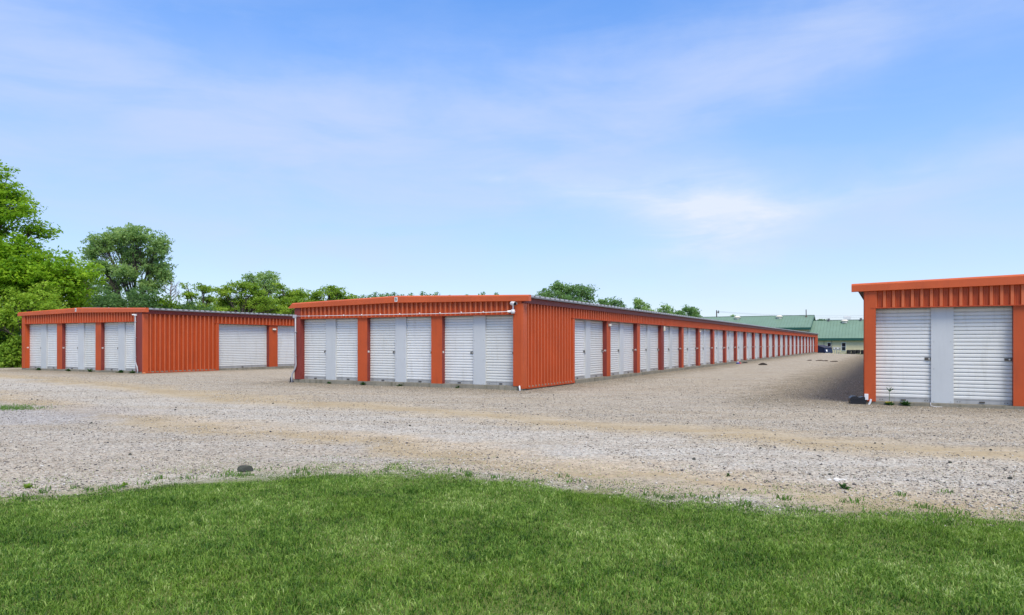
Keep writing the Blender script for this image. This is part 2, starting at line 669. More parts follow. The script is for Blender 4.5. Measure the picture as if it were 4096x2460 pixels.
        for n, c0 in enumerate(cols):
            hi = c0
            if cfg.get('single'):
                place_door(root, 0, round(hi - lo - .01, 2), (xr - REC - .02, lo, 0), H, None)
            else:
                wd = round((hi - lo - pw) / 2, 2)
                st = cfg['side_latch'](n)
                place_door(root, 0, wd, (xr - REC - .02, lo, 0), H, st[0])
                place_door(root, 0, wd, (xr - REC - .02, hi - wd, 0), H, st[1])
                p = MB()
                pc = (lo + hi) / 2
                p.bbox(pc - pw / 2 - .015, pc + pw / 2 + .015, REC - .035, REC + .035, .003, 2.109, .004)
                for q in (-1, 1):
                    p.box(pc + q * .16 - .008, pc + q * .16 + .008, REC - .041, REC - .0352, .03, .046, 1)
                p.build('door_panel', [M['grey_panel'], M['bottom_bar']], root, S, SR)
            c = MB()
            w_ = cw if n < len(cols) - 1 else cw
            y1 = REC + .055
            v = [(c0, -.012, .002), (c0 + w_, -.012, .002), (c0 + w_, y1, .002), (c0, y1, .002),
                 (c0, -.012, 2.111), (c0 + w_, -.012, 2.111), (c0 + w_, y1, 2.111), (c0, y1, 2.111)]
            fm = 1 if n in cfg.get('dark_cols', ()) else 0
            c.add(v, [(0, 1, 5, 4), (4, 5, 6, 7)], fm)
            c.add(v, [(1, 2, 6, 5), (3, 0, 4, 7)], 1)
            co = c.build('column', [M['orange'], M['maroon']], root, S, SR)
            if fm:
                co['label'] = 'dark maroon column'
            num = cfg['side_numbers'](n)
            if num:
                # stands on the face of the pillar that looks back to the front
                t = link('number_sign', text_mesh(num, .085, M['white'], .0012), co, (c0 - .002, REC * .5 - .012, .985), (0, 0, R(-90)))
                t['label'] = 'white digits ' + num
            lo = c0 + w_
        ew = corrugated(lo + .001, length, -.04, 2.129, spit, .064, .056, .018)
        ew.build('end_panel', SHEET, root, S, SR)
    if cfg.get('letter'):
        lx, lz = cfg['letter_at']
        sg = MB()
        sg.bbox(-.055, .055, -.006, 0, -.075, .075, .004)
        so = sg.build('letter_sign', M['white'], root, (lx, -.1185, lz))
        link('letter', text_mesh(cfg['letter'], .14, M['sign_black'], .002), so, (0, -.0075, 0))
    return root


bcols = [7.008 + 3.664 * n for n in range(24)]
B = storage('long orange storage building in the middle with the letter B on its gable', B_ORG, 0, 9.01, 95.1, dict(
    side='right', rib=.183, cut=.17,
    open=[(-2.814, -.275), (-5.789, -3.224), (-8.74, -6.199)], panel=[-1.531, -4.506, -7.482],
    numbers={1: '88', 2: '90'}, latch=[2, 0, 1, 2, 1, 0],
    post_paint={'left': 'maroon', 'right': 'orange'},
    panel_end=3.606, first=3.787, cols=bcols, cw=.41, dark_cols=(2,), frieze=(-8.80, -.16),
    side_numbers=lambda n: str(93 + 2 * n) if n != 2 else None,
    side_latch=lambda n: ((0, 2), (2, 1), (1, 0), (0, 1))[n % 4],
    letter='B', letter_at=(-4.52, 2.682)))
A = storage('orange storage building on the left, behind which the tall trees stand', A_ORG, .071, 9.08, 60, dict(
    side='right', rib=.192, roofrib=.284, trim='orange_trim',
    open=[(-2.915, -.44), (-5.86, -3.325), (-8.80, -6.27)], panel=[-1.651, -4.596, -7.541],
    numbers={0: '80', 1: '82', 2: '84'}, latch=[1, 0, 2, 0, 2, 0],
    post_paint={'left': 'orange', 'right': 'maroon'},
    panel_end=3.586, first=3.762, cols=[6.85 + 3.66 * n for n in range(14)], cw=.57, single=True, frieze=(-8.93, -.40),
    side_numbers=lambda n: None, letter='A', letter_at=(-4.62, 2.70)))
C = storage('orange storage building cut off by the right edge of the photo', C_ORG, -.0552, 9.01, 95.1, dict(
    sx=1, side='none', rib=.183,
    open=[(.232, 2.805), (3.215, 5.78), (6.19, 8.78)], panel=[1.531, 4.506, 7.482],
    numbers={}, latch=[1, 1, 2, 0, 1, 2],
    post_paint={'left': 'orange', 'right': 'orange'}, frieze=(.131, 8.88)))


def local(root, x, y, z):
    c, s = math.cos(-YAW), math.sin(-YAW)
    L = root.location
    return (L[0] + c * x - s * y, L[1] + s * x + c * y, L[2] + z)


# ------------------------------------------------------------------ conduits, cameras, lamps fixed to the buildings
def attach(name, mb, mat, root, smooth=False):
    return mb.build(name, mat, root, smooth=smooth)


pc = MB()
zc = 2.215
pc.tube([(-8.94, -.095, zc + .005), (-6.5, -.09, zc - .012), (-4.5, -.095, zc - .02), (-2, -.09, zc - .026), (-.34, -.095, zc - .012)], .0095, 8)
x = -8.3
while x < -.5:
    pc.box(x - .008, x + .008, -.110, -.062, zc - .03, zc + .016)
    x += .78
cb = attach('conduit', pc, M['pvc'], B, True)
jb = MB()
jb.bbox(-9.04, -8.90, -.13, -.035, zc - .06, zc + .05, .01)
attach('junction_box', jb, M['pvc_grey'], B)
dp = MB()
dp.tube([(-8.93, -.10, zc - .05), (-8.925, -.10, 1.4), (-8.915, -.10, .75), (-8.905, -.10, .52), (-8.94, -.105, .38), (-9.02, -.1, .27), (-9.07, -.11, .19), (-9.085, -.115, .05), (-9.085, -.12, -.14)],
        [.024, .024, .026, .028, .03, .03, .03, .032, .032], 10)
for zz in (1.65, .82):
    dp.box(-8.965, -8.885, -.13, -.062, zz, zz + .02)
attach('drain_pipe', dp, M['pvc_grey'], B, True)
# A's pipe
dpa = MB()
dpa.tube([(-.40, -.105, 2.37), (-.40, -.105, 1.3), (-.39, -.105, .55), (-.385, -.108, .42), (-.33, -.1, .27), (-.28, -.105, .2), (-.24, -.11, .06), (-.23, -.11, -.12)], [.023] * 5 + [.03] * 3, 10)
for zz in (2.1, 1.42, .6):
    dpa.box(-.435, -.365, -.13, -.062, zz, zz + .02)
attach('drain_pipe', dpa, M['pvc_grey'], A, True)


def bullet_camera(label, pos, rz, aim, scale=1.0, arm=.0):
    t = thing('security_camera', label, 'camera', pos, rz)
    d = Vector(aim).normalized()
    q = d.to_track_quat('Y', 'Z').to_euler()
    b = MB()
    L, r_ = .24 * scale, .052 * scale
    b.tube([(0, -L * .45, 0), (0, -L * .42, 0), (0, L * .45, 0)], [r_ * .7, r_, r_], 12)
    b.build('camera_body', M['white'], t, (0, 0, arm), q, True)
    h = MB()
    ring = [(math.cos(a) * r_ * 1.12, math.sin(a) * r_ * 1.12) for a in [R(-15 + 210 * k / 10) for k in range(11)]]
    v = []
    for yy in (-L * .3, L * .62):
        v += [(x_, yy, z_ + .006 * scale) for x_, z_ in ring]
    h.add(v, [(i, i + 1, 12 + i, 11 + i) for i in range(10)])
    hd_ = h.build('sun_hood', M['white'], t, (0, 0, arm), q)
    ln = MB()
    ln.tube([(0, L * .45, 0), (0, L * .50, 0)], [r_ * .95, r_ * .85], 12)
    ln.build('lens', M['lens'], t, (0, 0, arm), q)
    if arm:
        s = MB()
        s.tube([(0, 0, 0), (0, .01, arm * .5), (0, 0, arm - r_ * .9)], .02 * scale, 8)
        s.build('bracket', M['white'], t)
    return t


bullet_camera('white hooded security camera on an upright bracket at the corner of the middle building', local(B, -.245, -.12, 2.26), -YAW, (.8, -.55, -.12), 1.05, .17)
bullet_camera('small white security camera at the end of the white conduit, below the hooded camera', local(B, -.33, -.135, 2.20), -YAW, (-.75, -.6, -.15), .62, 0)
bm_ = MB()
bm_.tube([(-.245, -.12, 2.26), (-.245, -.12, 2.14)], [.055, .06], 12)
bm_.tube([(-.245, -.12, 2.2), (-.245, -.03, 2.2)], .045, 10)
attach('junction_box', bm_, M['pvc'], B, True)
bullet_camera('small white security camera above the drain pipe of the left building', local(A, -.47, -.12, 2.40), -YAW, (-1, -.25, -.05), .52, 0)
ab = MB()
ab.bbox(-.45, -.35, -.13, -.035, 2.35, 2.43, .008)
attach('junction_box', ab, M['pvc'], A)


def wall_lamp(label, pos, rz, w, h):
    t = thing('wall_lamp', label, 'wall lamp', pos, rz, 'lamps on the columns')
    b = MB()
    b.bbox(-w / 2 - .015, w / 2 + .015, -.03, 0, -h / 2 - .015, h / 2 + .015, .005)
    b.build('lamp_housing', M['lamp_body'], t)
    g = MB()
    g.bbox(-w / 2, w / 2, -.075, -.03, -h / 2, h / 2, .012)
    g.build('lamp_glass', M['lamp_glass'], t)
    return t


Rz = R(90) - YAW
wall_lamp('beige boxy lamp high on the first column of the long door row', local(B, .0125, 7.26, 1.96), Rz, .17, .075)
wall_lamp('upright white lamp on the dark maroon column of the long door row', local(B, .0125, 14.66, 1.955), Rz, .12, .22)
wall_lamp('round-looking beige lamp on the fifth column of the long door row', local(B, .0125, 7.008 + 3.664 * 4 + .22, 1.93), Rz, .11, .09)
wall_lamp('grey boxy lamp on the column beside the wide white door of the left building', local(A, .0125, 7.17, 1.90), Rz, .2, .075)

# little plumbing and bait boxes at the building corners
t = thing('drain_stub', 'short white plastic pipe stub at the foot of the middle building corner', 'pipe', local(B, -.03, -.12, -.12))
b = MB()
b.tube([(0, .06, .12), (0, .01, .12), (0, -.03, .10), (.006, -.045, .05), (.008, -.05, -.03)], .026, 8)
b.build('pipe', M['pvc'], t, smooth=True)
b = MB()
b.tube([(-.02, .07, .09), (-.03, .0, .085)], .034, 8)
b.build('collar', M['black'], t, smooth=True)

t = thing('bait_box', 'black plastic box with a lid on the gravel at the corner of the right building', 'box', (float(C_ORG[0]) - .15, float(C_ORG[1]) - .02, -.125), R(-12))
b = MB()
b.prism([(-.18, 0), (.13, 0), (.15, .105), (-.195, .105)], -.09, .09)
b.build('box_base', M['black'], t)
b = MB()
b.prism([(-.2, .108), (.155, .108), (.145, .15), (.09, .18), (.03, .16), (-.02, .162), (-.06, .188), (-.15, .185), (-.19, .145)], -.096, .096)
b.build('lid', M['black'], t)
t = thing('drain_stub', 'white plastic elbow and cap beside the black box', 'pipe', (float(C_ORG[0]) - .005, float(C_ORG[1]) - .13, -.125), -YAW)
b = MB()
b.bbox(-.055, .025, -.03, .04, .105, .24, .006)
b.build('cap', M['pvc'], t)
b = MB()
b.prism([(.06, .13), (.098, .12), (.088, .06), (.055, .0), (.02, -.03), (-.015, -.03), (.02, .01), (.048, .07)], -.05, .01)
b.build('elbow', M['pvc'], t)
p = local(B, -9.13, -.10, -.12)
t = thing('floor_drain', 'black plastic drain box on the ground behind the bent drain pipe', 'drain', p)
b = MB()
b.tube([(0, .03, -.02), (0, .03, .16), (.01, .03, .2)], [.062, .058, .03], 10)
b.build('cap', M['black'], t, smooth=True)
b = MB()
b.bbox(-.075, .075, -.045, .105, -.02, .03, .01)
b.build('cap_base', M['black'], t)

# ------------------------------------------------------------------ the green roofed building far behind
G0 = 125.0
gx, gy = frame(0, G0)
GZ = -.74
GR = thing('green_roofed_building', 'long cream building with a green metal roof far behind the lane', 'building', (gx, gy, GZ), -YAW)


def gable(x0, x1, y0, y1, zw, ze, zr, over, nmw='wall', seam=.55):
    yr = (y0 + y1) / 2
    w = MB()
    w.prism([(y0, 0), (y1, 0), (y1, zw), (yr, zr - .15), (y0, zw)], x0, x1, 'yz')
    wo = w.build(nmw, M['cream'], GR)
    r_ = MB()
    ye0, ye1 = y0 - over, y1 + over
    for ye in (ye0, ye1):
        v = [(x0 - .35, ye, ze), (x1 + .35, ye, ze), (x1 + .35, yr, zr), (x0 - .35, yr, zr)]
        v += [(a, b_, c - .10) for a, b_, c in v]
        r_.add(v, [(0, 1, 2, 3), (7, 6, 5, 4), (0, 4, 5, 1), (1, 5, 6, 2), (3, 7, 4, 0)])
    x = x0 - .3
    while x < x1 + .3:
        for ye in (ye0, ye1):
            r_.add([(x, ye, ze + .001), (x + .06, ye, ze + .001), (x + .06, yr, zr + .001), (x, yr, zr + .001),
                    (x + .015, ye, ze + .05), (x + .045, ye, ze + .05), (x + .045, yr, zr + .05), (x + .015, yr, zr + .05)],
                   [(4, 5, 6, 7), (0, 4, 7, 3), (1, 2, 6, 5), (0, 1, 5, 4)])
        x += seam
    ro = r_.build('roof', M['green_roof'], GR)
    f = MB()
    f.box(x0 - .36, x1 + .36, ye0 - .04, ye0 - .001, ze - .42, ze + .03)
    f.box(x0 - .3, x1 + .3, ye0, y0 - .002, ze - .42, ze - .39)
    for xx in (x0 - .39, x1 + .352):
        f.prism([(ye0, ze - .28), (ye0, ze + .05), (yr, zr + .07), (ye1, ze + .05), (ye1, ze - .28), (yr, zr - .25)], xx, xx + .04, 'yz')
    f.box(x0 - .34, x1 + .34, yr - .12, yr + .12, zr + .02, zr + .075)
    f.build('roof_trim', M['green_trim'], GR)
    return wo, ro


wallU, roofU = gable(-25.2, -4.2, 2.5, 15.5, 4.85, 5.0, 7.55, .5)
wallL, roofL = gable(-4.199, 14, .5, 13.5, 2.55, 2.92, 6.45, .5, 'wing_wall')


def gwin(x, z0, z1, w, door=False):
    b = MB()
    b.box(x - w / 2 - .07, x - w / 2, .43, .499, z0 - .07, z1 + .07)
    b.box(x + w / 2, x + w / 2 + .07, .43, .499, z0 - .07, z1 + .07)
    b.box(x - w / 2, x + w / 2, .43, .499, z1, z1 + .07)
    b.box(x - w / 2, x + w / 2, .43, .499, z0 - .07, z0)
    b.box(x - w / 2, x + w / 2, .455, .498, (z0 + z1) / 2 - .02, (z0 + z1) / 2 + .02)
    o = b.build('window', M['white'], GR)
    g = MB()
    g.box(x - w / 2, x + w / 2, .46, .4985, z0, (z0 + z1) / 2 - .021)
    g.box(x - w / 2, x + w / 2, .475, .4985, (z0 + z1) / 2 + .021, z1)
    g.build('pane', M['glass'], o)
    return o


def g_u(px, t=G0 + .5):
    """u of photo column px on the wall plane at distance t in the building frame"""
    k = (px - 2048) / F
    # (B+R u+T t).x = k*(...).y
    q = B_ORG + AX_T * t
    return float((k * q[1] - q[0]) / (AX_R[0] - k * AX_R[1]))


gwin(g_u(3317), .68, 2.08, .56)
gwin(g_u(3375), .66, 2.06, .62)
gw = MB()
xw = g_u(3204, G0 + 2.5)
gw.box(xw - .9, xw + .9, 2.44, 2.499, 3.55, 4.1)
gw.build('window', M['glass'], GR)
for px in (3296, 3327):
    c = MB()
    xx = g_u(px)
    c.tube([(xx, .46, 2.5), (xx, .46, 1.2), (xx - .05, .46, .1)], .03, 6)
    c.build('wall_cable', M['wire'], GR)


def roof_vent(parent, x, y, z, w, h, mat, nm='roof_vent'):
    b = MB()
    n = 12
    b.tube([(x, y, z - .1), (x, y, z + h * .45)], w * .36, n)
    b.tube([(x, y, z + h * .45), (x, y, z + h * .6), (x, y, z + h)], [w * .5, w * .52, w * .28], n)
    return b.build(nm, mat, parent)


def g_ut(px, t):
    return g_u(px, t)


def zroof(y, y0, yr, ze, zr):
    return ze + (zr - ze) * (y - y0) / (yr - y0)


for px in (2949, 3117):
    yy = 7.6
    roof_vent(roofU, g_ut(px, G0 + yy), yy, zroof(yy, 2.0, 9, 5.0, 7.55), 1.35, .55, M['lamp_glass'])
yy = 8.2
b = MB()
xx = g_ut(3225, G0 + yy)
b.tube([(xx, yy, 7.0), (xx - .03, yy, 8.7)], .08, 8)
b.tube([(xx, yy, 7.1), (xx, yy, 7.35)], [.35, .18], 8)
b.build('vent_pipe', M['wood_pole'], roofU)
yy = 6.0
roof_vent(roofL, g_ut(3379, G0 + yy), yy, zroof(yy, 0, 7, 2.92, 6.45), 1.3, .55, M['lamp_glass'])
for px in (3315, 3444):
    yy = 6.6
    b = MB()
    xx = g_ut(px, G0 + yy)
    b.tube([(xx, yy, 6.0), (xx, yy, 6.75)], .14, 8)
    b.tube([(xx, yy, 6.55), (xx, yy, 6.8)], [.24, .2], 8)
    b.build('vent_pipe', M['soffit'], roofL)
b = MB()
xx = g_ut(3387, G0 + 9)
b.bbox(xx - .55, xx + .75, 8.6, 9.4, 5.6, 7.25, .03)
b.build('roof_unit', M['white'], roofL)


# ---------------- things standing before that building
def ground_at(px, Y):
    X = at(px, Y)
    return X, Y, gz(X, Y)


X, Y, Z = ground_at(3296, 115)
t = thing('dumpster', 'dark blue dumpster with white stickers behind the end of the middle building', 'dumpster', (X, Y, Z), R(32))
b = MB()
b.prism([(-.95, .08), (-.78, .86), (.62, 1.28), (.72, 1.28), (.72, .08)], -1.1, .95, 'yz')
for yy in (-.55, .35):
    b.box(.951, 1.0, yy - .04, yy + .04, .1, .95)
    b.box(-1.15, -1.101, yy - .04, yy + .04, .1, .95)
b.box(.951, 1.06, -.5, .4, .62, .74)
b.build('body', M['navy'], t)
b = MB()
b.add([(-1.13, -.86, .87), (.98, -.86, .87), (.98, .64, 1.31), (-1.13, .64, 1.31), (-1.13, -.86, .91), (.98, -.86, .91), (.98, .64, 1.35), (-1.13, .64, 1.35)],
      [(0, 3, 2, 1), (4, 5, 6, 7), (0, 1, 5, 4), (1, 2, 6, 5), (2, 3, 7, 6), (3, 0, 4, 7)])
b.build('lid', M['lid'], t)
for ps in ((.956, .30, .98, 0), (-.35, 0, .55, 1)):
    b = MB()
    if ps[3] == 0:
        b.box(.9515, .958, .02, .42, .78, 1.12)
    else:
        b.add([(-.75, -.909, .30), (-.40, -.909, .30), (-.40, -.842, .62), (-.75, -.842, .62)], [(0, 1, 2, 3)])
        b.add([(-.75, -.914, .30), (-.40, -.914, .30), (-.40, -.847, .62), (-.75, -.847, .62)], [(0, 1, 2, 3)])
    b.build('sticker', M['white'] if ps[3] else M['pink_sign'], t)
for xx in (-1.0, .8):
    for yy in (-.75, .55):
        b = MB()
        b.tube([(xx - .04, yy, .08), (xx + .04, yy, .08)], .08, 10)
        b.build('wheel', M['rubber'], t)


def tyre_mesh():
    b = MB()
    Rr, r_, hh = .37, .19, .21
    prof = [(r_, .02), (r_ + .05, 0), (Rr - .03, 0), (Rr, .035), (Rr, hh - .035), (Rr - .03, hh), (r_ + .05, hh), (r_, hh - .02)]
    n = 24
    v = []
    for k in range(n):
        a = 2 * math.pi * k / n
        for q, z in prof:
            tr = .008 if (k % 2 and q > .36) else 0
            v.append(((q - tr) * math.cos(a), (q - tr) * math.sin(a), z))
    f = []
    m = len(prof)
    for k in range(n):
        for i in range(m):
            f.append((k * m + i, ((k + 1) % n) * m + i, ((k + 1) % n) * m + (i + 1) % m, k * m + (i + 1) % m))
    b.add(v, f)
    return b.mesh('tyre', M['rubber'])


TY = tyre_mesh()
words = ['bottom', 'second from the bottom', 'third from the bottom', 'top']
stacks = [(3395.5, 122, 4, 0, 'front left pile'), (3412, 123.0, 1, 0, None), (3414.5, 124.5, 3, .20, 'pile on a grey block, left one'), (3432, 124.5, 3, .22, 'pile on a grey block, right one'), (3452, 122.5, 4, 0, 'pile cut by the orange post')]
for px, Y, n, lift, nm in stacks:
    X = at(px, Y)
    z = gz(X, Y) + lift
    for k in range(n):
        o = link('tyre', TY, None, (X + random.uniform(-.03, .03), Y + random.uniform(-.03, .03), z + k * .213), (0, 0, random.uniform(0, 3)))
        lab = 'worn black tyre lying alone beside the tall left pile' if nm is None else 'worn black tyre, %s of the %s' % (words[k] if k < n - 1 else 'top', nm)
        tag(o, lab, 'tyre', 'tyre piles before the cream wall')
for k, px in enumerate((3414.5, 3432)):
    X, Y, Z = ground_at(px, 124.5)
    b = MB()
    b.bbox(-.3, .3, -.25, .25, -.02, .20, .015)
    tag(b.build('concrete_block', M['pale_bark'], None, (X, Y, Z)), 'pale concrete block under the %s raised tyre pile' % ('left' if k == 0 else 'right'), 'concrete block', 'blocks under the tyres')
X, Y, Z = ground_at(3347, 123.5)
t = thing('meter_bank', 'grey bank of electricity meters on posts before the cream wall', 'meter bank', (X, Y, Z), R(-10))
b = MB()
for xx in (-.38, 0, .38):
    b.tube([(xx, 0, -.05), (xx, 0, .9)], .045 if xx else .07, 8)
b.build('post', M['meter_grey'], t)
b = MB()
b.bbox(-.62, .62, -.08, .08, .82, 1.28, .02)
b.build('cabinet', M['meter_grey'], t)
for k in range(4):
    b = MB()
    b.tube([(-.45 + .3 * k, -.08, 1.08), (-.45 + .3 * k, -.16, 1.08)], [.11, .09], 12)
    b.build('meter', M['lamp_body'] if k % 2 else M['white'], t)
X, Y, Z = ground_at(3368, 123.5)
b = MB()
for zz in (.35,):
    b.tube([(-.65, 0, zz), (.65, 0, zz)], .04, 8)
for xx in (-.6, .6):
    b.tube([(xx, 0, -.03), (xx, 0, .36)], .04, 8)
tag(b.build('guard_rail', M['soffit'], None, (X, Y, Z)), 'low dark pipe rail between the meters and the tyres', 'rail')

# utility pole and wires
Yp = 165
X = at(2866.5, Yp)
t = thing('utility_pole', 'dark wooden utility pole rising behind the green roof', 'utility pole', (X, Yp, -1.0))
b = MB()
b.tube([(0, 0, 0), (0, 0, zat(1241, Yp) + 1)], [.15, .12], 8)
b.build('pole', M['wood_pole'], t)
b = MB()
zt = zat(1247, Yp) + 1
b.tube([(.15, 0, zt - .15), (.45, -.05, zt), (.45, -.05, zt + .3)], .09, 6)
b.tube([(.42, -.05, zt - .35), (.42, -.05, zt + .15)], .16, 8)
b.build('transformer', M['soffit'], t)
wb = MB()
for dz, ye in ((0, 1238), (-.7, 1243)):
    pts = []
    x0, z0_ = X, zat(1245, Yp) + dz * .2
    x1, y1_, z1_ = at(3900, 190), 190, zat(1230, 190) + dz
    for k in range(13):
        s_ = k / 12
        pts.append((x0 + (x1 - x0) * s_, Yp + (y1_ - Yp) * s_, z0_ + (z1_ - z0_) * s_ - 1.6 * 4 * s_ * (1 - s_)))
    wb.tube(pts, .016, 4, False)
tag(wb.build('power_line', M['wire'], None), 'thin power wires running right from the utility pole', 'power line')

# gooseneck lamp and house behind the left building
Yl = 76
X = at(1018, Yl)
t = thing('street_lamp', 'white gooseneck lamp post behind the roof of the left building', 'street lamp', (X, Yl, 0))
b = MB()
zt = zat(1213, Yl)
b.tube([(0, 0, -.1), (0, 0, zt - .45), (-.05, 0, zt - .15), (-.18, 0, zt), (-.38, 0, zt - .05)], [.11, .09, .085, .08, .08], 8)
b.build('post', M['white'], t, smooth=True)
b = MB()
b.tube([(-.28, 0, zt - .02), (-.36, 0, zt - .05), (-.5, 0, zt - .14)], [.06, .12, .10], 10)
b.build('lamp_head', M['white'], t, smooth=True)
X = at(932, 78)
b = MB()
b.tube([(0, 0, -.1), (0, 0, zat(1236, 78))], .09, 8)
b.tube([(0, 0, zat(1237, 78)), (0, 0, zat(1233, 78))], .16, 8)
tag(b.build('post', M['white'], None, (X, 78, 0)), 'short white post left of the gooseneck lamp', 'post')
Yh = 98
X = at(945, Yh)
t = thing('house', 'grey gabled house half hidden by the trees behind the left building', 'house', (X, Yh, 0))
b = MB()
b.prism([(-1.4, 0), (1.4, 0), (1.4, 5.2), (.2, 6.7), (-1.4, 5.4)], 0, 8)
b.build('wall', M['house_wall'], t)
b = MB()
b.prism([(-1.7, 5.0), (.2, 6.95), (1.6, 5.0), (1.6, 5.2), (.2, 7.15), (-1.7, 5.2)], -.3, 8.3)
b.build('roof', M['shingle'], t)

# ------------------------------------------------------------------ trees
def leaves(centres, radii, per, size, flat=.5, up=.9, seed=0, droop=0.0):
    g = np.random.default_rng(seed)
    n = len(centres)
    C_ = np.repeat(centres, per, 0)
    Rr = np.repeat(radii, per)[:, None]
    d = g.normal(size=(n * per, 3))
    d /= np.linalg.norm(d, axis=1)[:, None] + 1e-9
    rad = g.random((n * per, 1)) ** .5
    off = d * rad * Rr
    off[:, 2] *= flat
    off[:, 2] -= droop * (off[:, 0] ** 2 + off[:, 1] ** 2) / (Rr[:, 0] + 1e-6)
    P = C_ + off
    nrm = g.normal(size=(n * per, 3)) * .75
    nrm[:, 2] += up
    nrm += d * .35
    nrm /= np.linalg.norm(nrm, axis=1)[:, None]
    tt = np.cross(nrm, g.normal(size=(n * per, 3)))
    tt /= np.linalg.norm(tt, axis=1)[:, None] + 1e-9
    bb = np.cross(nrm, tt)
    s = size * (.6 + .8 * g.random((n * per, 1)))
    V = np.stack([P - tt * s * .62, P + bb * s * .36 - tt * s * .1, P + tt * s * .62, P - bb * s * .36 - tt * s * .1], 1)
    return V.reshape(-1, 3)


def crown_mesh(name, V, mat):
    n = len(V) // 4
    return np_mesh(name, V, np.arange(n * 4), 4, mat)


def sample_lobes(lobes, n, g, shell=.55):
    w = np.array([l[3] * l[4] * l[5] for l in lobes]) ** .75
    w /= w.sum()
    idx = g.choice(len(lobes), n, p=w)
    L = np.array([l[:6] for l in lobes])[idx]
    d = g.normal(size=(n, 3))
    d /= np.linalg.norm(d, axis=1)[:, None]
    r_ = (shell + (1 - shell) * g.random((n, 1))) * np.where(g.random((n, 1)) < .25, g.random((n, 1)), 1)
    return L[:, :3] + d * r_ * L[:, 3:6], idx


def make_tree(label, cat, base, lobes, n_clu, per, leaf, crad, lmat, bmat='bark', trunk_r=.2, fork=.35, seed=1, name='tree', group=None,
              flat=.55, up=.9, droop=0., limbs=True, twig=.35, lean=(0, 0), shell=.5, limb_r=.42):
    g = np.random.default_rng(seed)
    t = thing(name, label, cat, base, 0, group)
    cen, idx = sample_lobes(lobes, n_clu, g, shell)
    cen[:, 2] = np.maximum(cen[:, 2], .15)
    rad = crad * (.6 + .8 * g.random(n_clu))
    V = leaves(cen, rad, per, leaf, flat, up, seed + 5, droop)
    V[:, 2] = np.maximum(V[:, 2], .03)
    link('crown', crown_mesh('crown', V, M[lmat]), t)
    top = max(l[2] for l in lobes)
    b = MB()
    hf = top * fork
    fx, fy = lean
    pts = [(0, 0, -.4), (fx * .15, fy * .15, hf * .35), (fx * .5 + g.normal() * .08, fy * .5, hf * .7), (fx, fy, hf)]
    b.tube(pts, [trunk_r * 1.3, trunk_r, trunk_r * .9, trunk_r * .8], 8)
    if limbs:
        for li, l in enumerate(lobes):
            tgt = Vector(l[:3]) + Vector((0, 0, l[5] * .35))
            st = Vector(pts[-1]) - Vector((0, 0, hf * .3 * g.random()))
            mid = st.lerp(tgt, .45) + Vector((g.normal() * .25, g.normal() * .25, (tgt - st).length * .08))
            b.tube([st, st.lerp(mid, .5) + Vector((0, 0, .05)), mid, tgt.lerp(mid, .35), tgt], [trunk_r * .62, trunk_r * .52, trunk_r * limb_r, trunk_r * .27, trunk_r * .1], 6)
            ii = np.nonzero(idx == li)[0]
            g.shuffle(ii)
            for q in ii[:int(len(ii) * twig)]:
                cpt = Vector(cen[q])
                s0 = st.lerp(mid, .4 + .6 * g.random()) if g.random() < .4 else mid.lerp(tgt, g.random())
                m2 = s0.lerp(cpt, .5) + Vector((g.normal() * .12, g.normal() * .12, .12 * (cpt - s0).length * .5))
                b.tube([s0, m2, cpt], [trunk_r * .17, trunk_r * .11, trunk_r * .04], 4, False)
    b.build('trunk', M[bmat], t, smooth=True)
    return t


def lobe(px, py, Y, rx, rz, base, dy=0, ry=None):
    """crown lobe centred at a photo place (real size given in metres)"""
    return (at(px, Y) - base[0] + 0.0, dy, zat(py, Y) - base[2], rx, ry if ry else rx, rz)


# T1 the big bright tree at the left
Yt = 41
bs = (at(-60, Yt), Yt, 0)
L1 = [lobe(-35, 660, Yt, 1.0, .8, bs), lobe(-20, 740, Yt, 1.3, .8, bs), lobe(-50, 790, Yt, 2.1, 1.0, bs, .5), lobe(60, 850, Yt, 1.35, .75, bs, -.5), lobe(-90, 900, Yt, 2.6, 1.1, bs, 0), lobe(-200, 760, Yt, 2.0, 1.6, bs, 1.0),
      lobe(115, 905, Yt, 1.1, .55, bs, .8), lobe(40, 985, Yt, 2.4, .75, bs, -1), lobe(-240, 960, Yt, 2.6, 1.8, bs, 0),
      lobe(60, 1075, Yt, 2.7, 1.0, bs, -1.6), lobe(180, 1060, Yt, 2.3, 1.1, bs, -.6), lobe(285, 1105, Yt, 1.4, 1.05, bs, .6), lobe(230, 1120, Yt, 1.9, 1.1, bs, -1.4), lobe(120, 1110, Yt, 2.2, 1.2, bs, -2), lobe(-60, 1130, Yt, 2.5, 1.2, bs, -1.2),
      lobe(150, 1150, Yt, 2.3, .9, bs, .8), lobe(285, 1165, Yt, .95, .7, bs, .2), lobe(-200, 1150, Yt, 2.6, 1.5, bs, .5), lobe(40, 1200, Yt, 2.0, .8, bs, 1.5), lobe(245, 1210, Yt, 1.0, .6, bs, 1.2)]
make_tree('tall bright green layered tree at the left edge of the photo', 'tree', bs, L1, 1750, 44, .15, .60, 'leaf_bright', 'bark', .34, .45, 3,
          flat=.34, up=1.3, droop=.22, twig=.3, shell=.45)
# lime bush in front of it
Yb = 38.0
bs = (at(105, Yb), Yb, 0)
make_tree('yellow green bush below the big tree, rising over the left roof', 'bush', bs,
          [lobe(60, 1210, Yb, 1.2, .9, bs), lobe(150, 1190, Yb, 1.1, .8, bs, .3), lobe(190, 1240, Yb, .9, .6, bs), lobe(20, 1280, Yb, 1.3, .8, bs, -.2), lobe(110, 1270, Yb, 1.3, .8, bs)],
          250, 34, .12, .42, 'leaf_lime', 'bark', .1, .3, 8, name='bush', flat=.5, up=1.0, shell=.4)
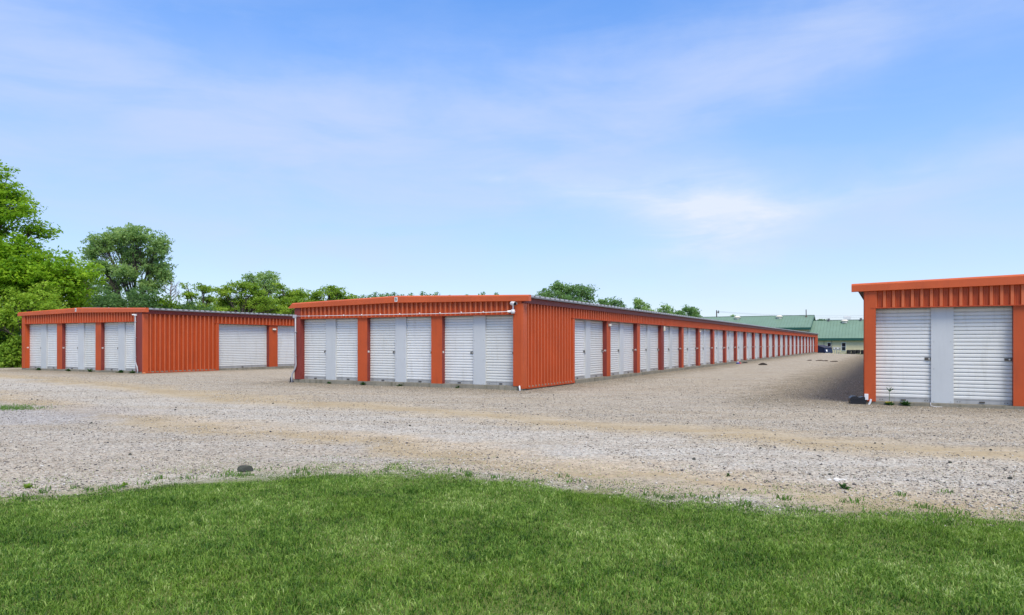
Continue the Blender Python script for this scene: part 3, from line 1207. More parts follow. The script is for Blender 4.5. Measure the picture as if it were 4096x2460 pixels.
# dark low shrubs beside the left building
for k, (px, py, Yq, rx, rz, mt, lb) in enumerate([
        (25, 1360, 39.5, 1.5, 1.3, 'leaf_bright', 'bright leafy shrub on the gravel edge at the far left'),
        (-70, 1330, 38.5, 1.8, 1.6, 'leaf_teal', 'dark shrub cut off by the left edge under the big tree'),
        (70, 1390, 37.5, .75, .75, 'leaf_mid', 'low green shrub touching the left building corner')]):
    bs = (at(px, Yq), Yq, 0)
    make_tree(lb, 'shrub', bs, [lobe(px, py, Yq, rx, rz, bs), lobe(px - 15, py + 45, Yq, rx * .9, rz * .8, bs, -.3)], 130, 36, .11, .4, mt, 'bark', .06, .3, 20 + k, name='shrub', shell=.35)
# dark mass behind T1
for k, (px, py, Yq, rx, rz, mt, lb) in enumerate([
        (60, 1290, 47, 2.6, 2.0, 'leaf_teal', 'dark shrub filling the shade behind the yellow green bush'),
        (-90, 1270, 50, 3.2, 2.5, 'leaf_teal', 'dark shaded thicket behind the big tree trunk'),
        (330, 1105, 66, 2.3, 2.0, 'leaf_dull', 'dull green tree peeping out between the big tree and the round tree'),
        (390, 1200, 57, 1.5, 1.6, 'leaf_teal', 'dark teal shrub just right of the brown vine'),
        (470, 1215, 56, 1.8, 1.3, 'leaf_teal', 'dark teal shrub left of the forked trunk'),
        (590, 1210, 55, 1.7, 1.3, 'leaf_teal', 'dark teal shrub right of the forked trunk'),
        (655, 1235, 56, 1.2, 1.0, 'leaf_mid', 'mid green shrub below the bare dead tree'),
        (760, 1250, 58, 1.9, .9, 'leaf_teal', 'low dark shrub between the dead tree and the sparse tree'),
        (1165, 1240, 75, 2.0, 1.3, 'leaf_teal', 'blue green shrub just left of the middle building roof end'),
        (845, 1235, 70, 2.2, 1.0, 'leaf_dull', 'dull green shrub below the gap between the sparse and the broad tree'),
        (905, 1240, 72, 2.0, 1.1, 'leaf_mid', 'mid green shrub in front of the grey gabled house'),
        (1060, 1235, 70, 2.2, 1.2, 'leaf_mid', 'bushy green shrub just right of the gooseneck lamp'),
        (1240, 1220, 78, 2.4, 1.4, 'leaf_dull', 'dull green shrub behind the left end of the middle roof'),
        (985, 1240, 80, 2.0, 1.2, 'leaf_teal', 'dark shrub just left of the gooseneck lamp')]):
    bs = (at(px, Yq), Yq, 0)
    make_tree(lb, 'shrub' if k != 2 else 'tree', bs, [lobe(px, py, Yq, rx, rz, bs), lobe(px + 10, py + 70, Yq, rx * 1.05, rz, bs, -.3), lobe(px - 10, py + 160, Yq, rx, rz, bs)], 190, 34, .16, .6, mt, 'bark', .09, .3, 40 + k,
              name='shrub' if k != 2 else 'tree', shell=.35)
# brown vine covered snag
Yq = 52
bs = (at(318, Yq), Yq, 0)
make_tree('brown withered vine covered stump tree behind the left roof', 'dead tree', bs, [lobe(330, 1165, Yq, .55, .8, bs), lobe(310, 1215, Yq, .5, .7, bs)], 50, 26, .12, .3, 'leaf_brown', 'bark', .12, .7, 60, name='dead_tree', shell=.2)
# T2 round dull tree with forked limbs
Yq = 60
bs = (at(532, Yq), Yq, 0)
L2 = [lobe(405, 985, Yq, 1.4, 1.2, bs), lobe(470, 945, Yq, 1.3, .9, bs, .5), lobe(555, 945, Yq, 1.4, .95, bs, -.4), lobe(640, 985, Yq, 1.15, 1.2, bs), lobe(520, 1020, Yq, 1.6, 1.0, bs, .8),
      lobe(420, 1075, Yq, 1.35, .9, bs, -.3), lobe(620, 1065, Yq, 1.4, .95, bs, .4), lobe(660, 1105, Yq, .8, .8, bs), lobe(520, 1095, Yq, 1.3, .7, bs, -.8), lobe(440, 1140, Yq, 1.2, .7, bs, .3), lobe(610, 1145, Yq, 1.2, .7, bs), lobe(365, 1010, Yq, .8, .7, bs)]
make_tree('tall round dull green tree with a forked trunk and sky showing through', 'tree', bs, L2, 1050, 30, .15, .38, 'leaf_dull', 'bark', .19, .40, 71, flat=.7, up=.7, twig=.3, shell=.35, limb_r=.36)
# bare dead tree
Yq = 58
X = at(676, Yq)
t = thing('dead_tree', 'bare grey dead tree right of the round tree', 'dead tree', (X, Yq, 0))
b = MB()
g = np.random.default_rng(5)
ztop = zat(1125, Yq)
b.tube([(0, 0, -.2), (.03, 0, 3), (.1, 0, zat(1190, Yq)), (.2, 0, ztop)], [.14, .12, .08, .02], 7)
for k in range(15):
    z0_ = zat(1235 - 85 * k / 14, Yq)
    s_ = -1 if k % 4 == 0 else 1
    ln = (1.3 - .055 * k) * (.6 + .5 * g.random())
    p0 = Vector((.1, 0, z0_))
    p1 = p0 + Vector((s_ * ln * .5, g.normal() * .3, ln * .45))
    p2 = p0 + Vector((s_ * ln * .8, g.normal() * .4, ln * 1.0))
    b.tube([p0, p1, p2], [.035, .022, .006], 4)
    for q in range(3):
        s0 = p0.lerp(p1, .5 + .2 * q) if q < 2 else p1.lerp(p2, .4)
        b.tube([s0, s0 + Vector((s_ * .2 + g.normal() * .1, g.normal() * .1, .35 + .2 * g.random()))], [.012, .004], 3)
b.build('trunk', M['pale_bark'], t)
# middle row behind the left building
rowdef = [
    ('sparse layered yellow green tree right of the dead tree', 62, 790, [(760, 1180, 1.0, .35), (800, 1150, 1.0, .42), (750, 1145, .6, .35), (820, 1195, .8, .4), (790, 1235, 1.3, .6), (845, 1235, 1.0, .6)], 'leaf_mid', 150, 30, .14, .42),
    ('broad bright green tree in front of the gooseneck lamp', 66, 970, [(900, 1165, 1.2, .55), (960, 1145, 1.3, .6), (1020, 1165, 1.3, .7), (880, 1205, 1.0, .7), (1060, 1210, 1.4, .8), (980, 1205, 1.6, .7), (900, 1245, 1.3, .7), (1100, 1240, 1.2, .6)], 'leaf_mid', 360, 32, .15, .5),
    ('tall dark green tree standing up behind the broad bright one', 92, 1050, [(1010, 1120, 1.2, .9), (1045, 1100, 1.4, .9), (1085, 1110, 1.2, 1.0), (1045, 1140, 1.6, 1.1), (1090, 1150, 1.0, .9), (1050, 1200, 1.8, 1.4)], 'leaf_dull', 220, 30, .2, .6),
    ('green tree with a small spire top left of the middle building', 70, 1150, [(1130, 1145, .5, .7), (1150, 1180, 1.3, .8), (1200, 1175, 1.1, .6), (1110, 1190, 1.0, .7), (1190, 1215, 1.6, .9), (1130, 1235, 1.5, .8)], 'leaf_mid', 260, 30, .16, .5),
    ('green tree with a sloping right flank behind the left end of the middle roof', 72, 1310, [(1270, 1180, 1.0, .5), (1320, 1160, 1.1, .6), (1350, 1170, 1.0, .6), (1385, 1195, 1.0, .5), (1260, 1215, 1.4, .8), (1340, 1215, 1.8, .8), (1400, 1225, 1.2, .5)], 'leaf_mid', 300, 30, .16, .5),
]
for k, (lb, Yq, px, ls, mt, nc, per, lf, cr) in enumerate(rowdef):
    bs = (at(px, Yq), Yq, 0)
    LL = [lobe(a, c, Yq, e, f_, bs, (-.6, .5, -.2, .8)[i % 4]) for i, (a, c, e, f_) in enumerate(ls)]
    make_tree(lb, 'tree', bs, LL, nc, per, lf, cr, mt, 'bark', .2, .5, 90 + k, flat=.45, up=1.1, droop=.1, twig=.35, shell=.4)
# far line poking over the middle roof
protoF = None
g = np.random.default_rng(77)
far_tops = [(1405, 1176), (1450, 1180), (1500, 1169), (1545, 1172), (1610, 1178), (1690, 1166), (1745, 1169), (1800, 1180), (1870, 1178), (1930, 1168), (1985, 1171), (1575, 1170), (1645, 1172), (1720, 1176), (1427, 1181), (1475, 1180), (1525, 1176), (1560, 1178), (1595, 1181), (1840, 1182), (1960, 1181)]
for k, (px, py) in enumerate(far_tops):
    Yq = 150 + 8 * g.random()
    X = at(px, Yq)
    hh = zat(py, Yq)
    if protoF is None:
        LL = [(0, 0, 8.2, 1.7, 1.7, 2.6), (1.1, .4, 7.2, 1.5, 1.5, 1.7), (-1.1, -.3, 7.0, 1.6, 1.6, 1.6), (.2, 0, 10.2, .7, .7, 1.2), (-.6, .5, 5, 2.2, 2, 2)]
        protoF = make_tree('x', 'tree', (0, 0, 0), LL, 200, 24, .26, .6, 'leaf_far', 'bark', .2, .4, 130, group='far trees whose tops just clear the middle roof', twig=.2)
        o = protoF
        kids = list(protoF.children)
    else:
        o = protoF.copy()
        COL.objects.link(o)
        for ch in kids:
            c2 = ch.copy()
            COL.objects.link(c2)
            c2.parent = o
    sc_ = hh / 11.2
    o.location = (X, Yq, 0)
    o.scale = (sc_ * (.9 + .4 * g.random()),) * 2 + (sc_,)
    o.rotation_euler = (0, 0, g.random() * 6)
    o['label'] = 'distant tree whose top only just shows above the middle building roof'
# groups on the right beyond the roof slope
fardef = [
    ('large rounded green tree beyond the middle building roof', 110, 2262, [(2185, 1185, 2.0, 1.2), (2235, 1150, 1.8, 1.1), (2290, 1160, 1.8, 1.1), (2345, 1160, 1.5, 1.2), (2260, 1195, 2.6, 1.4), (2350, 1200, 1.5, 1.2), (2300, 1235, 3, 1.6), (2180, 1225, 1.8, 1.2)], 'leaf_far', 420, 30, .24, .8),
    ('low green tree just right of the large rounded tree', 130, 2435, [(2415, 1215, 1.3, .8), (2455, 1210, 1.4, .8), (2480, 1235, 1.2, .8), (2430, 1250, 2, 1.2)], 'leaf_far', 150, 28, .26, .7),
    ('small open dull green tree, second gap along the roof slope', 132, 2560, [(2545, 1215, 1.1, .9), (2580, 1225, 1.1, .9), (2560, 1245, 1.8, 1.0), (2600, 1245, .8, .6), (2525, 1245, .9, .6)], 'leaf_dull', 120, 26, .26, .6),
    ('small round green tree at the left end of the last tree clump', 150, 2655, [(2655, 1235, 1.3, 1.0), (2640, 1255, 1.1, .9), (2670, 1258, 1.4, 1.0), (2655, 1280, 2, 1.6)], 'leaf_dull', 110, 26, .3, .7),
    ('yellowish tree in the middle of the last tree clump', 158, 2710, [(2690, 1252, 1.5, .8), (2720, 1250, 1.5, .8), (2705, 1275, 2.6, 1.4)], 'leaf_far', 110, 26, .3, .7),
    ('dark round tree at the right end of the last tree clump', 152, 2765, [(2750, 1242, 1.5, 1.1), (2780, 1250, 1.3, 1.1), (2765, 1280, 2.2, 1.6)], 'leaf_far', 130, 26, .3, .8),
    ('tiny dark treetop above the ridge of the green roof', 190, 2926, [(2926, 1272, 1.0, .7), (2918, 1278, .8, .6), (2935, 1280, .8, .6), (2926, 1310, 1.6, 2)], 'leaf_dull', 60, 22, .3, .6),
    ('low dark treetops at the step between the two green roofs', 200, 3282, [(3270, 1286, 1.4, .6), (3285, 1284, 1.4, .6), (3298, 1287, 1.2, .6), (3282, 1320, 2.4, 2)], 'leaf_teal', 70, 22, .32, .7),
]
for k, (lb, Yq, px, ls, mt, nc, per, lf, cr) in enumerate(fardef):
    bs = (at(px, Yq), Yq, -.8 if k > 3 else 0)
    LL = [lobe(a, c, Yq, e, f_, bs, (-.8, .7, -.2, 1.0)[i % 4]) for i, (a, c, e, f_) in enumerate(ls)]
    make_tree(lb, 'tree', bs, LL, nc, per, lf, cr, mt, 'bark', .28, .45, 150 + k, flat=.6, up=.8, twig=.25, shell=.4)

# a wood along the field edge, far to the left
g = np.random.default_rng(303)
n = 1500
aa = R(-80) + R(43) * g.random(n)
rr = 185 + 22 * g.random(n)
hh = (5.5 + 5 * np.abs(np.sin(aa * 31) * np.cos(aa * 57 + 1)) + 1.5 * g.random(n)) * g.random(n) ** .55
cen = np.stack([rr * np.sin(aa), rr * np.cos(aa), np.maximum(hh, .5)], -1)
tag(link('far_wood', crown_mesh('far_wood', leaves(cen, np.full(n, 1.7), 30, .75, .7, .8, 304), M['leaf_dull'])), 'far wood along the field beyond the left edge', None, None, 'stuff')

# ------------------------------------------------------------------ ground
def axis(lo, hi, fine0, fine1, s0, grow=1.18):
    a = list(np.arange(fine0, fine1, s0))
    x, s = fine1, s0
    while x < hi:
        a.append(x)
        s *= grow
        x += s
    a.append(hi)
    x, s, left = fine0, s0, []
    while True:
        s *= grow
        x -= s
        if x < lo:
            break
        left.append(x)
    left.append(lo)
    return np.array(left[::-1] + a)


def hash2(ix, iy, seed):
    h = np.sin(ix * 127.1 + iy * 311.7 + seed * 74.7) * 43758.5453
    return h - np.floor(h)


def vnoise(x, y, scale, seed=0):
    x, y = np.asarray(x) * scale, np.asarray(y) * scale
    ix, iy = np.floor(x), np.floor(y)
    fx, fy = sstep(x - ix), sstep(y - iy)
    a, b_ = hash2(ix, iy, seed), hash2(ix + 1, iy, seed)
    c, d = hash2(ix, iy + 1, seed), hash2(ix + 1, iy + 1, seed)
    return (a * (1 - fx) + b_ * fx) * (1 - fy) + (c * (1 - fx) + d * fx) * fy


gxs = axis(-600, 600, -14, 14, .35)
gys = axis(-60, 900, 1, 32, .35)
GX, GY = np.meshgrid(gxs, gys)
GZv = ground_z(GX, GY)
near = np.exp(-((GX / 16) ** 2)) * sstep((34 - GY) / 10)
GZv = GZv + near * .022 * (vnoise(GX, GY, .9, 3) - .5 + .5 * (vnoise(GX, GY, 2.1, 4) - .5))
verts = np.stack([GX, GY, GZv], -1).reshape(-1, 3)
nx, ny = len(gxs), len(gys)
i = np.arange((ny - 1) * (nx - 1))
r_, c_ = i // (nx - 1), i % (nx - 1)
q0 = r_ * nx + c_
fl = np.stack([q0, q0 + 1, q0 + nx + 1, q0 + nx], 1).ravel()

EDGE = np.array([(-30, 1.5), (-14, 3.6), (-9, 5.0), (-5.6, 5.95), (-4.5, 6.3), (-3.7, 6.8), (-2.75, 7.4), (-1.6, 7.5), (-.6, 7.4), (.6, 6.75), (1.4, 6.15), (2.65, 5.7), (3.9, 5.45), (7, 4.9), (14, 3.6), (30, 1.5)])


def edge_y(x):
    return np.interp(x, EDGE[:, 0], EDGE[:, 1])


m, nt, p = newmat('gravel_ground')
geo = N(nt, 'ShaderNodeNewGeometry')
pos = geo.outputs['Position']
sep = N(nt, 'ShaderNodeSeparateXYZ')
nt.links.new(pos, sep.inputs[0])
px_, py_ = sep.outputs[0], sep.outputs[1]
warp = mathn(nt, 'SUBTRACT', noise(nt, pos, .22, 4, .6), .5)
warp2 = mathn(nt, 'SUBTRACT', noise(nt, pos, 1.3, 4, .65), .5)
q = mathn(nt, 'ADD', mathn(nt, 'MULTIPLY', px_, .588), mathn(nt, 'MULTIPLY', py_, .809))
q = mathn(nt, 'ADD', q, mathn(nt, 'ADD', mathn(nt, 'MULTIPLY', warp, 3.4), mathn(nt, 'MULTIPLY', warp2, 1.5)))
q01 = mathn(nt, 'DIVIDE', q, 20.0, clamp=True)
sand, pale, beige, pink, grey = (.385, .310, .195), (.465, .445, .40), (.385, .352, .292), (.41, .385, .34), (.42, .40, .375)
base = ramp(nt, q01, [(0, (.42, .36, .28)), (.20, pink), (.30, pink), (.335, sand), (.36, (.47, .40, .30)), (.39, pale), (.47, pale), (.50, (.45, .39, .29)), (.52, sand), (.55, (.42, .35, .24)), (.60, beige), (1, beige)])
# long stretched patches of finer and coarser stone along the tracks
rot = N(nt, 'ShaderNodeMapping')
rot.inputs['Rotation'].default_value = (0, 0, R(36))
rot.inputs['Scale'].default_value = (.22, 1.5, 1)
nt.links.new(pos, rot.inputs[0])
stre = noise(nt, rot.outputs[0], 1.1, 5, .6)
base = mixc(nt, mathn(nt, 'MULTIPLY', ramp(nt, stre, [(.42, 0.), (.62, 1.)]), .38), base, (.37, .30, .195))
base = mixc(nt, mathn(nt, 'MULTIPLY', ramp(nt, noise(nt, rot.outputs[0], 2.3, 4, .6), [(.48, 0.), (.68, 1.)]), .30), base, (.50, .465, .40))
# stones : three sizes of cells, each cell its own tone
def cells(scale):
    v = N(nt, 'ShaderNodeTexVoronoi', i_Scale=scale)
    v.feature = 'F1'
    nt.links.new(pos, v.inputs['Vector'])
    s = N(nt, 'ShaderNodeSeparateColor')
    nt.links.new(v.outputs['Color'], s.inputs[0])
    return s.outputs[0], s.outputs[1], v.outputs['Distance']


c1, c1b, d1 = cells(33)
c2, c2b, d2 = cells(80)
c3, c3b, d3 = cells(9)
tone = mathn(nt, 'ADD', mathn(nt, 'MULTIPLY', c1, .5), mathn(nt, 'ADD', mathn(nt, 'MULTIPLY', c2, .38), mathn(nt, 'MULTIPLY', c3, .12)))
# sand patches carry less stone
isand = ramp(nt, q01, [(.30, 1.), (.335, .45), (.37, 1.), (.49, 1.), (.51, .45), (.545, .45), (.58, 1.)])
mul = ramp(nt, tone, [(.12, .18), (.30, .60), (.48, .98), (.66, 1.16), (.88, 1.5)])
stone = mixc(nt, 1.0, base, mul, 'MULTIPLY')
tint = mixc(nt, mathn(nt, 'MULTIPLY', ramp(nt, c1b, [(.6, 0.), (.8, 1.)]), .4), stone, (.36, .26, .19))
tint = mixc(nt, mathn(nt, 'MULTIPLY', ramp(nt, c2b, [(.84, 0.), (.86, 1.)]), .5), tint, (.13, .14, .16))
colr = mixc(nt, mathn(nt, 'MULTIPLY', isand, .85), base, tint)
# rougher grey stones spread at the left
dl = mathn(nt, 'ADD', mathn(nt, 'POWER', mathn(nt, 'DIVIDE', mathn(nt, 'ADD', px_, 10.5), 4.0), 2.0), mathn(nt, 'POWER', mathn(nt, 'DIVIDE', mathn(nt, 'SUBTRACT', py_, 13.6), 2.6), 2.0))
dl = mathn(nt, 'ADD', dl, mathn(nt, 'MULTIPLY', warp2, 1.6))
colr = mixc(nt, mathn(nt, 'MULTIPLY', ramp(nt, dl, [(.3, 1.), (1.0, 0.)]), .6), colr, mixc(nt, 1.0, (.34, .335, .345), mul, 'MULTIPLY'))
# darker gravel along the walls, with edges of its own
mp = N(nt, 'ShaderNodeMapping')
mp.vector_type = 'POINT'
mp.inputs['Location'].default_value = (0, 0, 0)
grime = noise(nt, pos, .8, 5, .65)
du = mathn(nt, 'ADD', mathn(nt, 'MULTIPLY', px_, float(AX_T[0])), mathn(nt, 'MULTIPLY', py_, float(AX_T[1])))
colr = mixc(nt, mathn(nt, 'MULTIPLY', ramp(nt, grime, [(.50, 0.), (.72, 1.)]), .25), colr, (.17, .145, .105))
wall_band = None
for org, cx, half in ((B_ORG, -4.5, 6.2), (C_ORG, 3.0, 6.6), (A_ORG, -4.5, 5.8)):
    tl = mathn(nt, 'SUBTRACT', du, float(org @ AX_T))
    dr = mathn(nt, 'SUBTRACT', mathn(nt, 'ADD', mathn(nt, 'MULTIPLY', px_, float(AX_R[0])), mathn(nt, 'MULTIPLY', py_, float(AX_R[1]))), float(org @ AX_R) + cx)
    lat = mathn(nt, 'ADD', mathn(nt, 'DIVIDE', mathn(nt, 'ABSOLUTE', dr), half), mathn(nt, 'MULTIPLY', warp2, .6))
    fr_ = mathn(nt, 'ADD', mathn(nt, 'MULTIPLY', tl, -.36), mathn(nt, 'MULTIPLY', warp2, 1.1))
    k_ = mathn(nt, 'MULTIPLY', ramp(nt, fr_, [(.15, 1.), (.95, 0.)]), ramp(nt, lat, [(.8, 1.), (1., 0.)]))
    wall_band = k_ if wall_band is None else mathn(nt, 'MAXIMUM', wall_band, k_)
colr = mixc(nt, mathn(nt, 'MULTIPLY', wall_band, .8), colr, mixc(nt, 1.0, (.215, .185, .135), mul, 'MULTIPLY'))
# soil below the lawn and the field beyond the lot
ed = N(nt, 'ShaderNodeFloatCurve')
cv = ed.mapping.curves[0]
pts_ = [((x + 30) / 60, y / 10) for x, y in EDGE]
while len(cv.points) < len(pts_):
    cv.points.new(.5, .5)
for pt, (a, b_) in zip(cv.points, pts_):
    pt.location = (a, b_)
    pt.handle_type = 'VECTOR'
ed.mapping.update()
nt.links.new(mathn(nt, 'DIVIDE', mathn(nt, 'ADD', px_, 30.0), 60.0, clamp=True), ed.inputs['Value'])
dedge = mathn(nt, 'SUBTRACT', mathn(nt, 'MULTIPLY', ed.outputs[0], 10.0), py_)
dedge = mathn(nt, 'ADD', dedge, mathn(nt, 'MULTIPLY', warp2, 1.0))
lawn = ramp(nt, mathn(nt, 'MULTIPLY_ADD', dedge, .5, .5, True), [(.28, 0.), (.45, .28), (.62, 1.)])
soil = mixc(nt, noise(nt, pos, 5, 4), (.085, .12, .03), (.15, .18, .055))
colr = mixc(nt, lawn, colr, soil)
tt_ = mathn(nt, 'SUBTRACT', du, float(B_ORG @ AX_T))
field = mathn(nt, 'MAXIMUM', mathn(nt, 'GREATER_THAN', mathn(nt, 'ADD', tt_, mathn(nt, 'MULTIPLY', warp, 6.0)), 116.0),
              mathn(nt, 'GREATER_THAN', mathn(nt, 'ADD', mathn(nt, 'MULTIPLY', px_, -1.0), mathn(nt, 'MULTIPLY', warp, 5.0)), mathn(nt, 'MULTIPLY_ADD', py_, .58, 5.0)))
field = mathn(nt, 'MULTIPLY', field, mathn(nt, 'GREATER_THAN', py_, 33.0))
colr = mixc(nt, field, colr, mixc(nt, noise(nt, pos, 1.2, 4), (.06, .11, .02), (.13, .19, .04)))
nt.links.new(colr, p.inputs['Base Color'])
p.inputs['Roughness'].default_value = .95
p.inputs['Specular IOR Level'].default_value = .15
hgt = mathn(nt, 'ADD', mathn(nt, 'MULTIPLY', d1, -.5), mathn(nt, 'MULTIPLY', d2, -.35))
bn = N(nt, 'ShaderNodeBump', i_Strength=.4, i_Distance=.02)
nt.links.new(hgt, bn.inputs['Height'])
nt.links.new(bn.outputs[0], p.inputs['Normal'])
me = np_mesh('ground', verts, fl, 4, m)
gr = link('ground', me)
tag(gr, 'pale gravel yard with sandy wheel tracks', None, None, 'structure')


def stuff_obj(name, me, label):
    return tag(link(name, me), label, None, None, 'stuff')


def near_z(x, y):
    nr = np.exp(-((x / 16) ** 2)) * sstep((34 - y) / 10)
    return ground_z(x, y) + nr * .022 * (vnoise(x, y, .9, 3) - .5 + .5 * (vnoise(x, y, 2.1, 4) - .5))


def inside_building(x, y):
    r = np.zeros(len(x), bool)
    for org, x0, x1 in ((B_ORG, -9.1, .1), (A_ORG, -9.2, .1), (C_ORG, -.1, 9.1)):
        dx, dy = x - org[0], y - org[1]
        u = dx * AX_R[0] + dy * AX_R[1]
        t_ = dx * AX_T[0] + dy * AX_T[1]
        r |= (u > x0) & (u < x1) & (t_ > -.1)
    return r


# loose stones
g = np.random.default_rng(21)
nS = 120000
sy = 4.6 + 24 * g.random(nS * 2) ** 1.75
sx = (g.random(nS * 2) - .5) * 2 * (3.5 + sy * .82)
keep = (~inside_building(sx, sy)) & (sy > edge_y(sx) - .25 + .5 * g.random(nS * 2))
qq = .588 * sx + .809 * sy + 2.2 * (vnoise(sx, sy, .3, 9) - .5)
dens = np.where((np.abs(qq - 10.4) < .55) | (np.abs(qq - 6.9) < .35), .18, 1) * (.35 + .9 * vnoise(sx, sy, .7, 12))
keep &= g.random(nS * 2) < dens
sx, sy = sx[keep][:nS], sy[keep][:nS]
n = len(sx)
sz = np.clip(g.lognormal(math.log(.0078), .34, n), .0045, .022)
oct_v = np.array([(1, 0, 0), (-1, 0, 0), (0, 1, 0), (0, -1, 0), (0, 0, 1), (0, 0, -1)], float)
oct_f = np.array([(0, 2, 4), (2, 1, 4), (1, 3, 4), (3, 0, 4), (2, 0, 5), (1, 2, 5), (3, 1, 5), (0, 3, 5)])
V = oct_v[None] * (.75 + .5 * g.random((n, 6, 1))) + g.normal(size=(n, 6, 3)) * .16
V[:, :, 2] *= .62
an = g.random(n) * 6.283
ca, sa = np.cos(an)[:, None], np.sin(an)[:, None]
V = np.stack([V[:, :, 0] * ca - V[:, :, 1] * sa, V[:, :, 0] * sa + V[:, :, 1] * ca, V[:, :, 2]], -1)
V *= sz[:, None, None]
V += np.stack([sx, sy, near_z(sx, sy) + sz * .25], -1)[:, None]
Fc = (oct_f[None] + (np.arange(n) * 6)[:, None, None]).ravel()
m, nt, p = newmat('loose_stone')
geo = N(nt, 'ShaderNodeNewGeometry')
rn = geo.outputs['Random Per Island']
cst = ramp(nt, rn, [(0, (.06, .06, .07)), (.16, (.13, .12, .115)), (.32, (.25, .22, .185)), (.50, (.36, .315, .25)), (.70, (.44, .40, .335)), (.88, (.54, .51, .455)), (1, (.62, .60, .57))])
nt.links.new(cst, p.inputs['Base Color'])
p.inputs['Roughness'].default_value = .9
p.inputs['Specular IOR Level'].default_value = .2
stuff_obj('loose_gravel', np_mesh('loose_gravel', V.reshape(-1, 3), Fc, 3, m), 'loose small stones strewn over the gravel yard')

# lawn
def blades(x, y, z, h, w, g, lean=.5):
    n = len(x)
    an = g.random(n) * 6.283
    wx, wy = np.cos(an) * w / 2, np.sin(an) * w / 2
    la = g.random(n) * 6.283
    ll = h * lean * (.2 + g.random(n))
    lx, ly = np.cos(la) * ll, np.sin(la) * ll
    V = np.zeros((n, 5, 3))
    V[:, 0] = np.stack([x - wx, y - wy, z - .005], -1)
    V[:, 1] = np.stack([x + wx, y + wy, z - .005], -1)
    V[:, 2] = np.stack([x + wx * .8 + lx * .35, y + wy * .8 + ly * .35, z + h * .58], -1)
    V[:, 3] = np.stack([x - wx * .8 + lx * .35, y - wy * .8 + ly * .35, z + h * .58], -1)
    V[:, 4] = np.stack([x + lx, y + ly, z + h * (1 - .25 * lean)], -1)
    o = (np.arange(n) * 5)[:, None]
    Fq = np.concatenate([o + np.array([[0, 1, 2]]), o + np.array([[0, 2, 3]]), o + np.array([[3, 2, 4]])], 1)
    return V.reshape(-1, 3), Fq.ravel()


g = np.random.default_rng(31)
nG = 1000000
gy_ = 1.6 + 7.2 * g.random(nG)
gx_ = (g.random(nG) - .5) * 2 * (4.2 + gy_ * .80)
e = edge_y(gx_) + .08 + .72 * (vnoise(gx_, gy_, 1.5, 41) - .5) + .40 * (vnoise(gx_, gy_, 4.6, 42) - .5)
dd = e - gy_
tuft = vnoise(gx_, gy_, 7, 44)
prob = np.where(dd > 0, 1.0, np.exp(dd / .42) * (.30 + .55 * sstep((tuft - .25) / .45)))
prob = prob * np.clip(.45 + .55 * sstep((gy_ - 2.5) / 1.5), 0, 1)
kp = g.random(nG) < prob
gx_, gy_, dd, tuft = gx_[kp], gy_[kp], dd[kp], tuft[kp]
hg = (.016 + .026 * g.random(len(gx_))) * (.55 + .75 * vnoise(gx_, gy_, 2.4, 51)) * (.7 + .6 * vnoise(gx_, gy_, 9, 52)) * np.clip(.55 + dd, .42, 1.1)
wg = .0034 + .0036 * g.random(len(gx_))
V, Fq = blades(gx_, gy_, near_z(gx_, gy_), hg, wg, g, 1.0)
m, nt, p = newmat('lawn_grass')
geo = N(nt, 'ShaderNodeNewGeometry')
big = noise(nt, geo.outputs['Position'], 1.1, 4, .65)
mid = noise(nt, geo.outputs['Position'], 9, 4, .65)
v = mathn(nt, 'ADD', mathn(nt, 'MULTIPLY', geo.outputs['Random Per Island'], .50), mathn(nt, 'ADD', mathn(nt, 'MULTIPLY', ramp(nt, big, [(.36, 0.), (.64, 1.)]), .24), mathn(nt, 'MULTIPLY', ramp(nt, mid, [(.36, 0.), (.64, 1.)]), .27)))
cg = ramp(nt, v, [(.18, (.022, .072, .009)), (.38, (.090, .205, .022)), (.56, (.18, .32, .042)), (.73, (.31, .47, .088)), (.88, (.58, .68, .28))])
yl = ramp(nt, noise(nt, geo.outputs['Position'], .9, 3), [(.5, 0.), (.72, 1.)])
cg = mixc(nt, mathn(nt, 'MULTIPLY', yl, .35), cg, (.24, .36, .03))
nt.links.new(cg, p.inputs['Base Color'])
p.inputs['Roughness'].default_value = .5
p.inputs['Specular IOR Level'].default_value = .3
tr = N(nt, 'ShaderNodeBsdfTranslucent')
nt.links.new(cg, tr.inputs[0])
mx = N(nt, 'ShaderNodeMixShader')
mx.inputs[0].default_value = .42
nt.links.new(p.outputs[0], mx.inputs[1])
nt.links.new(tr.outputs[0], mx.inputs[2])
nt.links.new(mx.outputs[0], nt.nodes['Material Output'].inputs[0])
M['grass'] = m
stuff_obj('lawn', np_mesh('lawn', V, Fq, 3, m), 'mown green lawn in the foreground')

# sparse yellowish weeds in the sandy strip
g = np.random.default_rng(61)
tx, ty = [], []
for k in range(130):
    x0 = g.uniform(-6.5, 7)
    y0 = float(edge_y(x0)) + abs(g.normal()) * (.40 if x0 > .5 else .22) + .03
    nn = int(g.integers(5, 26))
    tx.append(x0 + g.normal(size=nn) * .035)
    ty.append(y0 + g.normal(size=nn) * .03)
for px, py, nn in ((40, 1632, 500), (80, 1636, 300), (15, 1626, 300)):       # green tuft at the left
    k_ = (CAMZ + .12) / ((py - Y0) / F)
    tx.append(at(px, k_) + g.normal(size=nn) * .28)
    ty.append(k_ + g.normal(size=nn) * .22)
tx, ty = np.concatenate(tx), np.concatenate(ty)
hg = .02 + .05 * g.random(len(tx))
V, Fq = blades(tx, ty, near_z(tx, ty), hg, .005 + .006 * g.random(len(tx)), g, .9)
stuff_obj('sparse_weeds', np_mesh('sparse_weeds', V, Fq, 3, M['leaf_weed']), 'sparse grass weeds growing in the sandy gravel edge')
